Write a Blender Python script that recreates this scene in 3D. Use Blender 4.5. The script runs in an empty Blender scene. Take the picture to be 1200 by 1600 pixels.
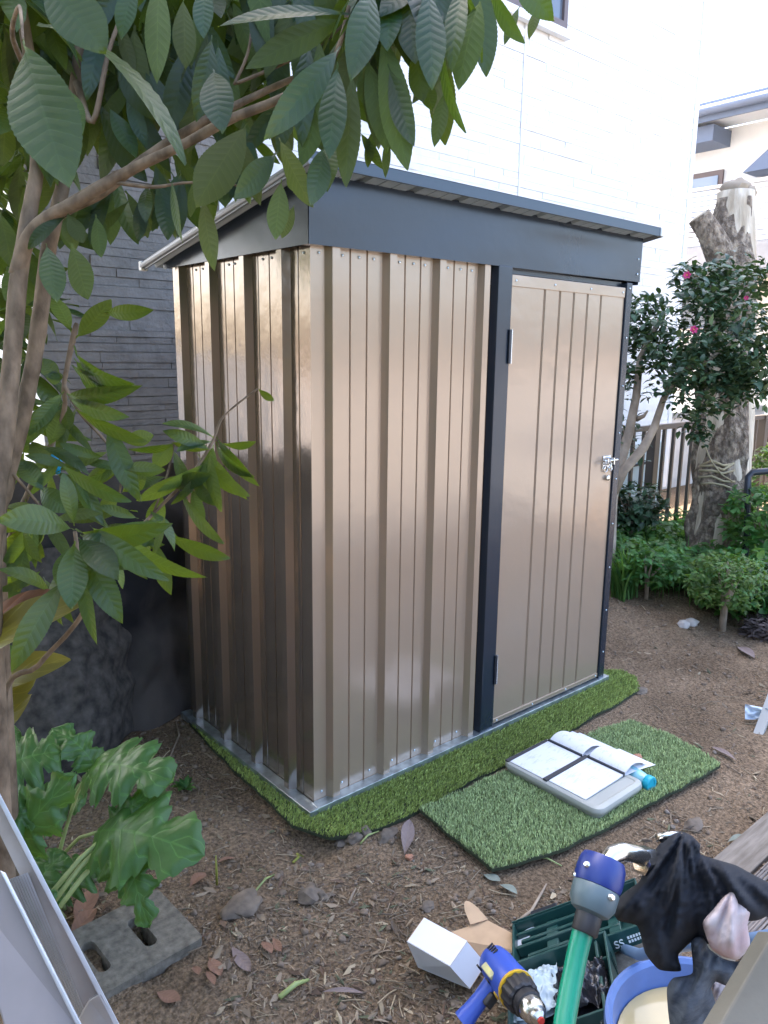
import bpy, bmesh, math, random
from mathutils import Vector, Matrix, noise, geometry
random.seed(7)
S = bpy.context.scene
COL = S.collection
V = Vector
R = math.radians
# ------------------------------------------------------------------ camera
CAM = V((-1.316, -1.859, 1.466))
PITCH, YAW, ROLL, F = -0.2027, 0.7124, 0.01224, 1190.3
FW = V((math.sin(YAW)*math.cos(PITCH), math.cos(YAW)*math.cos(PITCH), math.sin(PITCH)))
_r = FW.cross(V((0, 0, 1))).normalized(); _u = _r.cross(FW)
RT = _r*math.cos(ROLL) + _u*math.sin(ROLL); UP = _u*math.cos(ROLL) - _r*math.sin(ROLL)
cd = bpy.data.cameras.new('camera'); cam = bpy.data.objects.new('camera', cd); COL.objects.link(cam)
cd.sensor_fit = 'AUTO'; cd.sensor_width = 36; cd.lens = F/1600*36; cd.clip_start = .05; cd.clip_end = 600
cam.matrix_world = Matrix(((RT.x, UP.x, -FW.x, CAM.x), (RT.y, UP.y, -FW.y, CAM.y), (RT.z, UP.z, -FW.z, CAM.z), (0, 0, 0, 1)))
S.camera = cam
# ------------------------------------------------------------------ sky, sun, exposure
SUN_AZ, SUN_EL = R(12), R(53)      # azimuth from +Y towards +X
w = bpy.data.worlds.new('World'); S.world = w; w.use_nodes = True
nt = w.node_tree; sky = nt.nodes.new('ShaderNodeTexSky'); sky.sky_type = 'NISHITA'; sky.sun_disc = False
sky.sun_elevation = SUN_EL; sky.sun_rotation = SUN_AZ; sky.air_density = .8; sky.dust_density = 5; sky.ozone_density = 1.0
bg = nt.nodes['Background']; bg.inputs['Strength'].default_value = .15
nt.links.new(sky.outputs[0], bg.inputs[0])
sd = bpy.data.lights.new('sun', 'SUN'); sd.energy = 3.6; sd.angle = R(.6); sd.color = (1, .95, .87)
so = bpy.data.objects.new('sun', sd); COL.objects.link(so); so.location = (-3, 8, 12)
so.rotation_euler = V((math.sin(SUN_AZ)*math.cos(SUN_EL), math.cos(SUN_AZ)*math.cos(SUN_EL), math.sin(SUN_EL))).to_track_quat('Z', 'Y').to_euler()
S.view_settings.view_transform = 'Standard'; S.view_settings.look = 'None'; S.view_settings.exposure = 3.12; S.view_settings.gamma = 1
# ------------------------------------------------------------------ pixel -> place helpers (1200x1600 photograph)
def ray(u, v): return FW + RT*((u-600)/F) - UP*((v-800)/F)
def P(u, v, t): return CAM + ray(u, v)*t
def G(u, v, z=0.0):
    d = ray(u, v); return CAM + d*((z-CAM.z)/d.z)
def proj(p):
    d = V(p)-CAM; t = d.dot(FW); return 600+F*d.dot(RT)/t, 800-F*d.dot(UP)/t, t
def rnd(a, b): return random.uniform(a, b)
# ------------------------------------------------------------------ mesh helpers
class MB:
    def __init__(s): s.v = []; s.f = []; s.m = []; s.uv = []; s.has_uv = False
    def add(s, vs, fs, m=0, uv=None):
        b = len(s.v); s.v += [tuple(x) for x in vs]
        if uv: s.has_uv = True
        for f in fs:
            s.f.append([b+i for i in f]); s.m.append(m)
            s.uv.append([uv[i] for i in f] if uv else None)
        return s
    def box(s, a, b, m=0, mat=None):
        x0, y0, z0 = a; x1, y1, z1 = b
        vs = [V(p) for p in ((x0,y0,z0),(x1,y0,z0),(x1,y1,z0),(x0,y1,z0),(x0,y0,z1),(x1,y0,z1),(x1,y1,z1),(x0,y1,z1))]
        if mat: vs = [mat @ p for p in vs]
        return s.add(vs, [(0,3,2,1),(4,5,6,7),(0,1,5,4),(1,2,6,5),(2,3,7,6),(3,0,4,7)], m)
    def bar(s, p, q, wd, ht, up=(0,0,1), m=0):
        p, q = V(p), V(q); d = (q-p).normalized(); sd_ = d.cross(V(up)).normalized(); u = sd_.cross(d)
        vs = []
        for c in (p, q):
            for a, b in ((-1,-1),(1,-1),(1,1),(-1,1)): vs.append(c+sd_*(a*wd/2)+u*(b*ht/2))
        return s.add(vs, [(0,1,2,3),(7,6,5,4),(0,4,5,1),(1,5,6,2),(2,6,7,3),(3,7,4,0)], m)
    def prism(s, poly, ext, m=0):
        poly = [V(p) for p in poly]; n = len(poly); e = V(ext)
        return s.add(poly+[p+e for p in poly], [tuple(range(n))[::-1], tuple(range(n, 2*n))]+[(i, (i+1) % n, n+(i+1) % n, n+i) for i in range(n)], m)
    def tube(s, pts, rad, n=10, m=0, cap=True, wob=0, wsc=20):
        pts = [V(p) for p in pts]; k = len(pts)
        if not hasattr(rad, '__len__'): rad = [rad]*k
        d = (pts[1]-pts[0]).normalized(); a = d.orthogonal().normalized(); vs = []
        for i in range(k):
            t = (pts[min(i+1, k-1)]-pts[max(i-1, 0)]).normalized()
            a = (a - t*a.dot(t)).normalized(); b = t.cross(a)
            for j in range(n):
                an = 2*math.pi*j/n; o = a*math.cos(an)+b*math.sin(an); r = rad[i]
                if wob: r *= 1+wob*noise.noise((pts[i]+o*r)*wsc)
                vs.append(pts[i]+o*r)
        fs = [(i*n+j, i*n+(j+1) % n, (i+1)*n+(j+1) % n, (i+1)*n+j) for i in range(k-1) for j in range(n)]
        if cap: fs += [tuple(range(n))[::-1], tuple(range((k-1)*n, k*n))]
        return s.add(vs, fs, m)
    def lathe(s, c, axis, prof, n=24, m=0, ms=None):       # prof: (r, h) along axis
        c = V(c); ax = V(axis).normalized(); a = ax.orthogonal().normalized(); b = ax.cross(a); vs = []
        for r, h in prof:
            for j in range(n):
                an = 2*math.pi*j/n; vs.append(c+ax*h+(a*math.cos(an)+b*math.sin(an))*r)
        for i in range(len(prof)-1):
            s_m = ms[i] if ms else m
            s.add([], [], 0)
        base = len(s.v); s.v += [tuple(x) for x in vs]
        for i in range(len(prof)-1):
            for j in range(n):
                s.f.append([base+i*n+j, base+i*n+(j+1) % n, base+(i+1)*n+(j+1) % n, base+(i+1)*n+j]); s.m.append(ms[i] if ms else m); s.uv.append(None)
        if prof[0][0] > 1e-4: s.f.append([base+j for j in range(n)][::-1]); s.m.append(ms[0] if ms else m); s.uv.append(None)
        if prof[-1][0] > 1e-4: s.f.append([base+(len(prof)-1)*n+j for j in range(n)]); s.m.append(ms[-1] if ms else m); s.uv.append(None)
        return s
    def grid(s, fn, nu, nv, m=0):
        vs = []; uv = []
        for j in range(nv+1):
            for i in range(nu+1): vs.append(fn(i/nu, j/nv)); uv.append((i/nu, j/nv))
        fs = [(j*(nu+1)+i, j*(nu+1)+i+1, (j+1)*(nu+1)+i+1, (j+1)*(nu+1)+i) for j in range(nv) for i in range(nu)]
        return s.add(vs, fs, m, uv)
    def blob(s, c, r, m=0, sub=1, rough=.3, sc=(1, 1, 1)):
        bm = bmesh.new(); bmesh.ops.create_icosphere(bm, subdivisions=sub, radius=1)
        off = V((rnd(0, 99), rnd(0, 99), rnd(0, 99))); vs = []
        for v_ in bm.verts:
            k = 1+rough*noise.noise(v_.co*1.3+off); vs.append(V(c)+V((v_.co.x*sc[0], v_.co.y*sc[1], v_.co.z*sc[2]))*r*k)
        fs = [tuple(x.index for x in f.verts) for f in bm.faces]; bm.free()
        return s.add(vs, fs, m)
    def build(s, name, mats, parent=None, at=None, smooth=None, bevel=0):
        if not isinstance(mats, (list, tuple)): mats = [mats]
        me = bpy.data.meshes.new(name); o = bpy.data.objects.new(name, me); COL.objects.link(o)
        off = V((0, 0, 0))
        if at is not None and parent is None: off = V(at); o.location = off
        q = parent
        while q is not None: off = off+q.location; q = q.parent
        me.from_pydata([(x-off.x, y-off.y, z-off.z) for x, y, z in s.v], [], s.f)
        for m_ in mats: me.materials.append(m_)
        me.polygons.foreach_set('material_index', s.m)
        if s.has_uv:
            l = me.uv_layers.new(name='uv'); fl = []
            for f, u in zip(s.f, s.uv):
                for i in range(len(f)): fl += list(u[i]) if u else [0, 0]
            l.data.foreach_set('uv', fl)
        if smooth is not None:
            me.polygons.foreach_set('use_smooth', [True]*len(me.polygons))
            if smooth > 0: me.set_sharp_from_angle(angle=R(smooth))
        me.update()
        if parent is not None: o.parent = parent
        if bevel:
            b = o.modifiers.new('bevel', 'BEVEL'); b.width = bevel; b.segments = 2; b.limit_method = 'ANGLE'; b.angle_limit = R(40)
        return o
def tag(o, label, cat, group=None):
    o['label'] = label; o['category'] = cat
    if group: o['group'] = group
    return o
def thing(name, loc, label, cat, group=None):
    o = bpy.data.objects.new(name, None); COL.objects.link(o); o.location = V(loc); o.empty_display_size = .1
    return tag(o, label, cat, group)
# ------------------------------------------------------------------ materials
def mat(name, col, rough=.6, metal=0, spec=.5, var=0, vs=6, col2=None, bump=0, bs=30, bd=.005, coat=0, island=0, detail=6, aniso=None, coord='Object', sc=None, vlo=.35, vhi=.65, rvar=0):
    m = bpy.data.materials.new(name); m.use_nodes = True; n = m.node_tree.nodes; L = m.node_tree.links; b = n['Principled BSDF']
    b.inputs['Base Color'].default_value = (*col, 1); b.inputs['Roughness'].default_value = rough
    b.inputs['Metallic'].default_value = metal; b.inputs['Specular IOR Level'].default_value = spec
    b.inputs['Coat Weight'].default_value = coat; b.inputs['Coat Roughness'].default_value = .12
    tc = n.new('ShaderNodeTexCoord'); vec = tc.outputs[coord]
    if sc:
        mp = n.new('ShaderNodeMapping'); mp.inputs['Scale'].default_value = sc; L.new(vec, mp.inputs[0]); vec = mp.outputs[0]
    out = None
    if var or col2:
        t = n.new('ShaderNodeTexNoise'); t.inputs['Scale'].default_value = vs; t.inputs['Detail'].default_value = detail; L.new(vec, t.inputs[0])
        r = n.new('ShaderNodeValToRGB'); r.color_ramp.elements[0].position = vlo; r.color_ramp.elements[1].position = vhi
        c1 = tuple(max(0, c*(1-var)) for c in col) if not col2 else col
        c2 = tuple(min(1, c*(1+var)) for c in col) if not col2 else col2
        r.color_ramp.elements[0].color = (*c1, 1); r.color_ramp.elements[1].color = (*c2, 1)
        L.new(t.outputs[0], r.inputs[0]); out = r.outputs[0]
        if rvar:
            mr = n.new('ShaderNodeMapRange'); mr.inputs[3].default_value = rough-rvar; mr.inputs[4].default_value = rough+rvar; L.new(t.outputs[0], mr.inputs[0]); L.new(mr.outputs[0], b.inputs['Roughness'])
    if island:
        g = n.new('ShaderNodeNewGeometry'); h = n.new('ShaderNodeHueSaturation')
        mr = n.new('ShaderNodeMapRange'); mr.inputs[3].default_value = 1-island; mr.inputs[4].default_value = 1+island
        L.new(g.outputs['Random Per Island'], mr.inputs[0]); L.new(mr.outputs[0], h.inputs['Value'])
        if out: L.new(out, h.inputs['Color'])
        else: h.inputs['Color'].default_value = (*col, 1)
        out = h.outputs[0]
    if out: L.new(out, b.inputs['Base Color'])
    if bump:
        t = n.new('ShaderNodeTexNoise'); t.inputs['Scale'].default_value = bs; t.inputs['Detail'].default_value = 8; L.new(vec, t.inputs[0])
        u = n.new('ShaderNodeBump'); u.inputs['Strength'].default_value = bump; u.inputs['Distance'].default_value = bd
        L.new(t.outputs[0], u.inputs['Height']); L.new(u.outputs[0], b.inputs['Normal'])
    return m
def leaf_mat(name, top, under, trans, rough=.35, nv=13, island=.3, bump=.5, tf=.35, hue=.03, spec=.5, veincol=1.6):
    m = bpy.data.materials.new(name); m.use_nodes = True; n = m.node_tree.nodes; L = m.node_tree.links; b = n['Principled BSDF']
    g = n.new('ShaderNodeNewGeometry'); uv = n.new('ShaderNodeUVMap'); sp = n.new('ShaderNodeSeparateXYZ'); L.new(uv.outputs[0], sp.inputs[0])
    def mth(op, a, c=None):
        q = n.new('ShaderNodeMath'); q.operation = op
        for i, x in enumerate((a, c)):
            if x is None: continue
            if isinstance(x, (int, float)): q.inputs[i].default_value = x
            else: L.new(x, q.inputs[i])
        return q.outputs[0]
    a = mth('MULTIPLY', mth('ABSOLUTE', mth('SUBTRACT', sp.outputs[0], .5)), 2)
    ph = mth('SUBTRACT', mth('MULTIPLY', sp.outputs[1], nv), mth('MULTIPLY', a, 1.3))
    tri = mth('ABSOLUTE', mth('SUBTRACT', mth('FRACT', ph), .5))         # 0 at vein, .5 between
    vein = mth('MAXIMUM', mth('LESS_THAN', tri, .05), mth('LESS_THAN', a, .035))
    mx = n.new('ShaderNodeMix'); mx.data_type = 'RGBA'; mx.inputs[6].default_value = (*top, 1); mx.inputs[7].default_value = (*under, 1); L.new(g.outputs['Backfacing'], mx.inputs[0])
    mv = n.new('ShaderNodeMix'); mv.data_type = 'RGBA'; mv.blend_type = 'MULTIPLY'; L.new(mx.outputs[2], mv.inputs[6]); mv.inputs[7].default_value = (veincol, veincol, veincol*.9, 1); L.new(vein, mv.inputs[0])
    h = n.new('ShaderNodeHueSaturation'); L.new(mv.outputs[2], h.inputs['Color'])
    mr = n.new('ShaderNodeMapRange'); mr.inputs[3].default_value = 1-island; mr.inputs[4].default_value = 1+island; L.new(g.outputs['Random Per Island'], mr.inputs[0]); L.new(mr.outputs[0], h.inputs['Value'])
    wn = n.new('ShaderNodeTexWhiteNoise'); wn.noise_dimensions = '1D'; L.new(mth('MULTIPLY', g.outputs['Random Per Island'], 57.3), wn.inputs['W'])
    m2 = n.new('ShaderNodeMapRange'); m2.inputs[3].default_value = .5-hue; m2.inputs[4].default_value = .5+hue; L.new(wn.outputs[0], m2.inputs[0]); L.new(m2.outputs[0], h.inputs['Hue'])
    tn = n.new('ShaderNodeTexNoise'); tn.inputs['Scale'].default_value = 60; tn.inputs['Detail'].default_value = 4
    tcn = n.new('ShaderNodeTexCoord'); L.new(tcn.outputs['Object'], tn.inputs[0])
    mn = n.new('ShaderNodeMix'); mn.data_type = 'RGBA'; mn.blend_type = 'MULTIPLY'; mn.inputs[0].default_value = .35; L.new(h.outputs[0], mn.inputs[6]); L.new(tn.outputs[0], mn.inputs[7])
    L.new(mn.outputs[2], b.inputs['Base Color']); b.inputs['Specular IOR Level'].default_value = spec
    rr = n.new('ShaderNodeMapRange'); rr.inputs[3].default_value = rough; rr.inputs[4].default_value = .75; L.new(g.outputs['Backfacing'], rr.inputs[0]); L.new(rr.outputs[0], b.inputs['Roughness'])
    if bump:
        u = n.new('ShaderNodeBump'); u.inputs['Strength'].default_value = bump; u.inputs['Distance'].default_value = .004
        L.new(mth('ADD', mth('POWER', mth('MULTIPLY', tri, 2), .5), mth('MULTIPLY', tn.outputs[0], .5)), u.inputs['Height']); L.new(u.outputs[0], b.inputs['Normal'])
    tr = n.new('ShaderNodeBsdfTranslucent'); tr.inputs[0].default_value = (*trans, 1)
    ms = n.new('ShaderNodeMixShader'); ms.inputs[0].default_value = tf; L.new(b.outputs[0], ms.inputs[1]); L.new(tr.outputs[0], ms.inputs[2])
    L.new(ms.outputs[0], n['Material Output'].inputs[0])
    return m
M = {}
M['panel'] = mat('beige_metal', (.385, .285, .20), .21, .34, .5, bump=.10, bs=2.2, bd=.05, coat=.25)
M['panel_shade'] = mat('shaded_gloss_beige_metal', (.27, .215, .17), .16, .70, .5, bump=.14, bs=3.2, bd=.05, coat=.3)  # shaded copy of the beige paint for the left side, darker and glossier
M['door'] = mat('beige_door_metal', (.39, .295, .212), .19, .3, .5, bump=.14, bs=3.0, bd=.05, coat=.2)
M['navy'] = mat('slate_blue_metal', (.017, .025, .037), .25, 0, .5, bump=.1, bs=3, bd=.05, coat=.08)
M['roofm'] = mat('slate_roof_metal', (.045, .065, .085), .3, .2, .5)
M['groove'] = mat('groove_dark', (.07, .05, .04), .5, .2)
M['galv'] = mat('galvanised_steel', (.55, .62, .65), .32, .85, .5, var=.25, vs=25, bump=.1, bs=60, bd=.002)
M['chrome'] = mat('worn_chrome', (.62, .62, .6), .22, 1, .5, var=.2, vs=40, bump=.08, bs=40, bd=.002)
M['steel'] = mat('bright_steel', (.7, .7, .7), .25, .95)
M['blacksteel'] = mat('black_steel', (.03, .035, .045), .35, .5)
M['whiteplastic'] = mat('white_plastic', (.75, .76, .74), .4)
M['soil'] = None
M['stripw'] = mat('white_siding', (.83, .82, .80), .8, bump=.3, bs=45, bd=.006, var=.04, vs=12)
M['stripg'] = mat('grey_siding', (.26, .238, .215), .8, bump=.8, bs=45, bd=.008, var=.12, vs=14)
M['concrete'] = mat('concrete', (.30, .30, .28), .9, var=.2, vs=5, bump=.5, bs=60, bd=.004)
M['trimw'] = mat('white_trim', (.78, .78, .77), .5)
M['glass'] = mat('window_glass', (.12, .15, .19), .06, 0, .8)
M['frame_b'] = mat('brown_window_frame', (.16, .12, .11), .45, .2)
M['cream'] = mat('cream_wall', (.82, .80, .75), .85, var=.05, vs=3, bump=.2, bs=80, bd=.003)
M['bluegrey'] = mat('blue_grey_fascia', (.14, .18, .26), .5)
M['tile'] = mat('grey_roof_tile', (.3, .32, .36), .6, bump=.3, bs=20, bd=.01)
M['fence'] = mat('bronze_aluminium', (.13, .105, .085), .42, .5)
M['sheet_sun'] = mat('black_sheet_sun_mottle', (.012, .012, .014), .95, col2=(.085, .072, .062), vs=2.6, vlo=.40, vhi=.64, bump=.6, bs=160, bd=.002)  # sunlight put into the colour as paler mottling on the black fabric
# =================================================================== ground
_b = [G(u, v, .02) for u, v in ((246, 1388), (186, 1588))]; BLK = ((_b[0].x+_b[1].x)/2, (_b[0].y+_b[1].y)/2)
def hgt(x, y):
    z = .03*noise.fractal(V((x*1.1, y*1.1, 0)), 1, 2, 4)
    flat = 0.0
    # flat under shed, mats and tray
    dx = max(-.12-x, 0, x-1.75); dy = max(-.75-y, 0, y-1.0); d = math.hypot(dx, dy)
    k = min(1, d/.5)
    z = z*k - .012
    z += .07*math.exp(-((x-2.6)**2/.6+(y-.75)**2/.25))            # loose mound by the bed
    z += .05*math.exp(-((x+.36)**2/.03+(y-.68)**2/.05))           # heap by the cloth
    z -= .055*math.exp(-((x+.09)**2/.006+(y+.12)**2/.012))        # hollow under turf corner
    z -= .03*math.exp(-((x+.13)**2/.003+(y-.25)**2/.10))
    if abs(x-.5) < 4 and abs(y) < 3:
        q_ = math.hypot(x-BLK[0], y-BLK[1]); kb = max(0, min(1, (.42-q_)/.15)); z = z*(1-kb)+kb*.0
        if q_ < .085: z -= .07
        z += .012*noise.fractal(V((x*6, y*6, 3)), 1, 2, 4)*min(1, .25+d*3)
        z += .006*noise.noise(V((x*28, y*28, 9)))*min(1, .3+d*4)
        z += .004*noise.noise(V((x*70, y*70, 1)))*min(1, .3+d*4)
    return z
def axis(a, b, n):
    fine = [a+(b-a)*i/n for i in range(n+1)]
    lo = []; st = (b-a)/n; x = a
    while x > -170: st *= 1.22; x -= st; lo.append(x)
    hi = []; st = (b-a)/n; x = b
    while x < 190: st *= 1.22; x += st; hi.append(x)
    return lo[::-1]+fine+hi
xs = axis(-1.2, 3.4, 420); ys = axis(-1.5, 1.25, 250)
mb = MB(); nx = len(xs)
mb.v = [(x, y, hgt(x, y)) for y in ys for x in xs]
mb.f = [[j*nx+i, j*nx+i+1, (j+1)*nx+i+1, (j+1)*nx+i] for j in range(len(ys)-1) for i in range(nx-1)]
mb.m = [0]*len(mb.f); mb.uv = [None]*len(mb.f)
def soil_mat():
    m = bpy.data.materials.new('soil'); m.use_nodes = True; n = m.node_tree.nodes; L = m.node_tree.links; b = n['Principled BSDF']
    tc = n.new('ShaderNodeTexCoord'); b.inputs['Roughness'].default_value = .95; b.inputs['Specular IOR Level'].default_value = .2
    t1 = n.new('ShaderNodeTexNoise'); t1.inputs['Scale'].default_value = 2.2; t1.inputs['Detail'].default_value = 8; L.new(tc.outputs['Object'], t1.inputs[0])
    r1 = n.new('ShaderNodeValToRGB'); e = r1.color_ramp.elements; e[0].position = .3; e[0].color = (.14, .10, .064, 1); e[1].position = .72; e[1].color = (.285, .213, .145, 1); L.new(t1.outputs[0], r1.inputs[0])
    t2 = n.new('ShaderNodeTexNoise'); t2.inputs['Scale'].default_value = 90; t2.inputs['Detail'].default_value = 6; L.new(tc.outputs['Object'], t2.inputs[0])
    r2 = n.new('ShaderNodeValToRGB'); e = r2.color_ramp.elements; e[0].position = .35; e[0].color = (.5, .48, .46, 1); e[1].position = .7; e[1].color = (1.35, 1.3, 1.25, 1); L.new(t2.outputs[0], r2.inputs[0])
    mx = n.new('ShaderNodeMix'); mx.data_type = 'RGBA'; mx.blend_type = 'MULTIPLY'; mx.inputs[0].default_value = 1; L.new(r1.outputs[0], mx.inputs[6]); L.new(r2.outputs[0], mx.inputs[7]); L.new(mx.outputs[2], b.inputs['Base Color'])
    ad = n.new('ShaderNodeTexVoronoi'); ad.inputs['Scale'].default_value = 130; L.new(tc.outputs['Object'], ad.inputs[0])
    s_ = n.new('ShaderNodeMath'); s_.operation = 'SUBTRACT'; L.new(t2.outputs[0], s_.inputs[0]); L.new(ad.outputs[0], s_.inputs[1])
    u = n.new('ShaderNodeBump'); u.inputs['Strength'].default_value = .8; u.inputs['Distance'].default_value = .008; L.new(s_.outputs[0], u.inputs['Height']); L.new(u.outputs[0], b.inputs['Normal'])
    return m
M['soil'] = soil_mat()
g = mb.build('ground', M['soil'], smooth=0); g['kind'] = 'structure'
# =================================================================== shed
W, D, H = 1.616, .873, 1.775
shed = thing('garden_shed', (W/2, D/2, 0), 'new beige corrugated metal garden shed with slate blue roof and frame', 'shed')
def profile(ribs, grooves, end, h=.024, gw=.007, gd=.005, bw=.012, tw=.028):
    ev = []
    for r in ribs: ev += [(r, 0), (r+bw, h), (r+bw+tw, h), (r+2*bw+tw, 0)]
    for q in grooves: ev += [(q-gw/2, 0), (q-gw*.2, -gd), (q+gw*.2, -gd), (q+gw/2, 0)]
    ev.sort(); return [(0, 0)]+ev+[(end, 0)]
def panel(prof, z0, z1, fn, name, m, par):
    b = MB(); nz = 8
    for k in range(nz+1):
        z = z0+(z1-z0)*k/nz
        for a, o in prof: b.v.append(tuple(fn(a, o, z)))
    n_ = len(prof)
    for k in range(nz):
        for i in range(n_-1): b.f.append([k*n_+i, k*n_+i+1, (k+1)*n_+i+1, (k+1)*n_+i]); b.m.append(0); b.uv.append(None)
    return b.build(name, m, par)
panel(profile([.05, .27, .485, .70], [.145, .21, .365, .432, .585, .648], .765), .012, H+.1, lambda a, o, z: V((a, -o, z)), 'front_panel', M['panel'], shed)
panel([(D-a, o) for a, o in profile([.1, .315, .54, .765], [.06, .215, .28, .43, .49, .66, .715], D)][::-1], .012, H+.08, lambda a, o, z: V((-o, D-a, z)), 'side_panel', M['panel_shade'], shed)
panel(profile([.1, .315, .54, .765], [.06, .215, .28], D), .012, H+.08, lambda a, o, z: V((W+o, a, z)), 'side_panel', M['panel'], shed)
panel(profile([.2+.22*i for i in range(6)], [], W), .012, H, lambda a, o, z: V((W-a, D+o, z)), 'back_panel', M['panel'], shed)

# door post and right post
b = MB(); b.prism([(.768, .0, .02), (.772, -.034, .02), (.846, -.034, .02), (.85, 0, .02)], (0, 0, H-.018)); b.build('door_post', M['navy'], shed, bevel=.003)
b = MB(); b.box((1.577, -.03, .02), (1.619, -.0, H-.002)); b.build('corner_post', M['navy'], shed, bevel=.003)
b = MB(); b.box((.85, -.004, 1.757), (1.576, .01, 1.775)); b.build('door_head', M['navy'], shed)
# door
def dface():
    prof = [(.853, .022)]
    for q in (1.046, 1.138, 1.226, 1.316, 1.408): prof += [(q-.007, .022), (q-.002, .013), (q+.002, .013), (q+.007, .022)]
    return prof+[(1.572, .022)]
pr = dface(); b = MB(); n_ = len(pr); zz = [.052+(1.712-.052)*k/14 for k in range(15)]
for z in zz:
    for a, o in pr: b.v.append((a, -o - .003*noise.noise(V((a*2.2, z*1.6, 4))), z))
for k in range(14):
    for i in range(n_-1): b.f.append([k*n_+i, k*n_+i+1, (k+1)*n_+i+1, (k+1)*n_+i]); b.m.append(0); b.uv.append(None)
door = b.build('door', M['door'], shed, smooth=25)
b = MB(); b.box((.8525, -.0265, 1.7118), (1.5725, -.004, 1.752)); b.build('top_rail', M['door'], door, bevel=.002)
b = MB(); b.box((.8525, -.0265, .034), (1.5725, -.004, .0522)); b.build('bottom_rail', M['door'], door, bevel=.002)
b = MB(); b.box((.8525, -.0225, .0522), (.8545, -.004, 1.7118)); b.box((1.5705, -.0225, .0522), (1.5725, -.004, 1.7118)); b.build('door_edge', M['door'], door)
for zc in (1.502, .27):
    b = MB(); b.box((.834, -.042, zc-.06), (.848, -.0345, zc+.06)); hg = b.build('hinge', M['blacksteel'], shed, bevel=.002)
    b = MB(); b.box((.8495, -.030, zc-.052), (.858, -.0267, zc+.052)); b.tube([(.849, -.0385, zc-.06), (.849, -.0385, zc+.06)], .004, 8); b.build('hinge_leaf', M['steel'], hg, smooth=30)
# latch
lx, lz = 1.525, 1.035
b = MB(); b.box((lx-.03, -.028, lz-.035), (lx+.028, -.0225, lz+.022)); la = b.build('latch', M['steel'], shed, bevel=.002)
b = MB(); b.tube([(lx-.03, -.034, lz), (lx+.07, -.034, lz)], .005, 10); b.tube([(lx-.02, -.04, lz), (lx-.02, -.06, lz-.005), (lx-.02, -.062, lz-.03)], .005, 8)
b.build('bolt', M['chrome'], la, smooth=40)
b = MB()
for q in (-.024, .02): b.tube([(lx+q, -.022, lz+.01), (lx+q, -.05, lz+.012), (lx+q, -.05, lz-.012), (lx+q, -.022, lz-.012)], .0045, 8)
b.tube([(lx-.01+.013*math.cos(a*.7), -.03, lz-.035+.013*math.sin(a*.7)) for a in range(10)], .0025, 8)
b.tube([(lx+.028+.011*math.cos(a*.7), -.03, lz-.034+.011*math.sin(a*.7)) for a in range(10)], .0022, 8)
b.lathe((lx+.01, -.027, lz-.075), (0, -1, 0), [(.012, 0), (.012, .008), (.004, .012)], 12)
b.build('staple', M['chrome'], la, smooth=40)
# fascia front + side gable
FT = 1.955
def fas(i, j):
    x = -.026+(W+.075)*i; z = 1.768+(FT-1.768)*j+.012*i
    return V((x, -.032-.0035*noise.noise(V((x*2.3, z*5, 8)))-.003*math.exp(-((x-1.2)/.3)**2-((z-1.93)/.03)**2), z))
b = MB(); b.grid(fas, 60, 10); b.add([(-.026, -.032, 1.768), (1.665, -.032, 1.78), (1.665, .0, 1.78), (-.026, .0, 1.768)], [(0, 3, 2, 1)])
b.add([(1.665, -.032, 1.78), (1.665, .0, 1.78), (1.665, .0, FT+.012), (1.665, -.032, FT+.012)], [(0, 1, 2, 3)])
b.build('front_fascia', M['navy'], shed, smooth=40)
def rz(y): return 1.968-.19*(y+.1)/1.05       # roof underside height
for x0, x1 in ((-.028, -.022), (W+.03, W+.04)):
    b = MB(); n_ = 10; prof = [(.0-.031+(D+.05)*k/n_) for k in range(n_+1)]
    b.add([(x0, y, 1.768) for y in prof]+[(x0-.003*noise.noise(V((y*6, 1, 2))), y, min(FT, rz(y)-.002)) for y in prof], [(k+1, k, n_+1+k, n_+2+k) for k in range(n_)])
    b.add([(x1, y, 1.768) for y in prof]+[(x1, y, min(FT, rz(y)-.002)) for y in prof], [(k, k+1, n_+2+k, n_+1+k) for k in range(n_)])
    b.build('side_fascia', M['navy'], shed, smooth=60)
# roof sheet with ribs
rp = []; x = -.068
while x < W+.06:
    rp += [(x, 0), (x+.008, .012), (x+.03, .012), (x+.038, 0), (x+.085, 0), (x+.088, .004), (x+.092, 0), (x+.14, 0), (x+.143, .004), (x+.147, 0)]; x += .2
rp.append((W+.068, 0)); b = MB()
for y in (-.098, .95):
    for a, o in rp: b.v.append((a, y, rz(y)+o))
n_ = len(rp)
for i in range(n_-1): b.f.append([i, i+1, n_+i+1, n_+i]); b.m.append(0); b.uv.append(None)
roof = b.build('roof', M['roofm'], shed)
b = MB()
for y in (-.096, .948):
    for a, o in rp: b.v.append((a, y, rz(y)+o-.0012))
for i in range(n_-1): b.f.append([i+1, i, n_+i, n_+i+1]); b.m.append(0); b.uv.append(None)
b.build('underside', mat('primer_grey', (.32, .37, .39), .5), roof)
b = MB(); b.box((-.074, -.106, rz(-.1)-.012), (W+.07, -.0985, rz(-.1)+.02)); b.box((-.074, -.106, rz(-.1)+.0205), (W+.07, -.07, rz(-.1)+.0225)); b.build('front_trim', M['roofm'], roof, bevel=.002)
M['capm'] = mat('trim_cap_metal', (.20, .21, .22), .35, .3)
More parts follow.
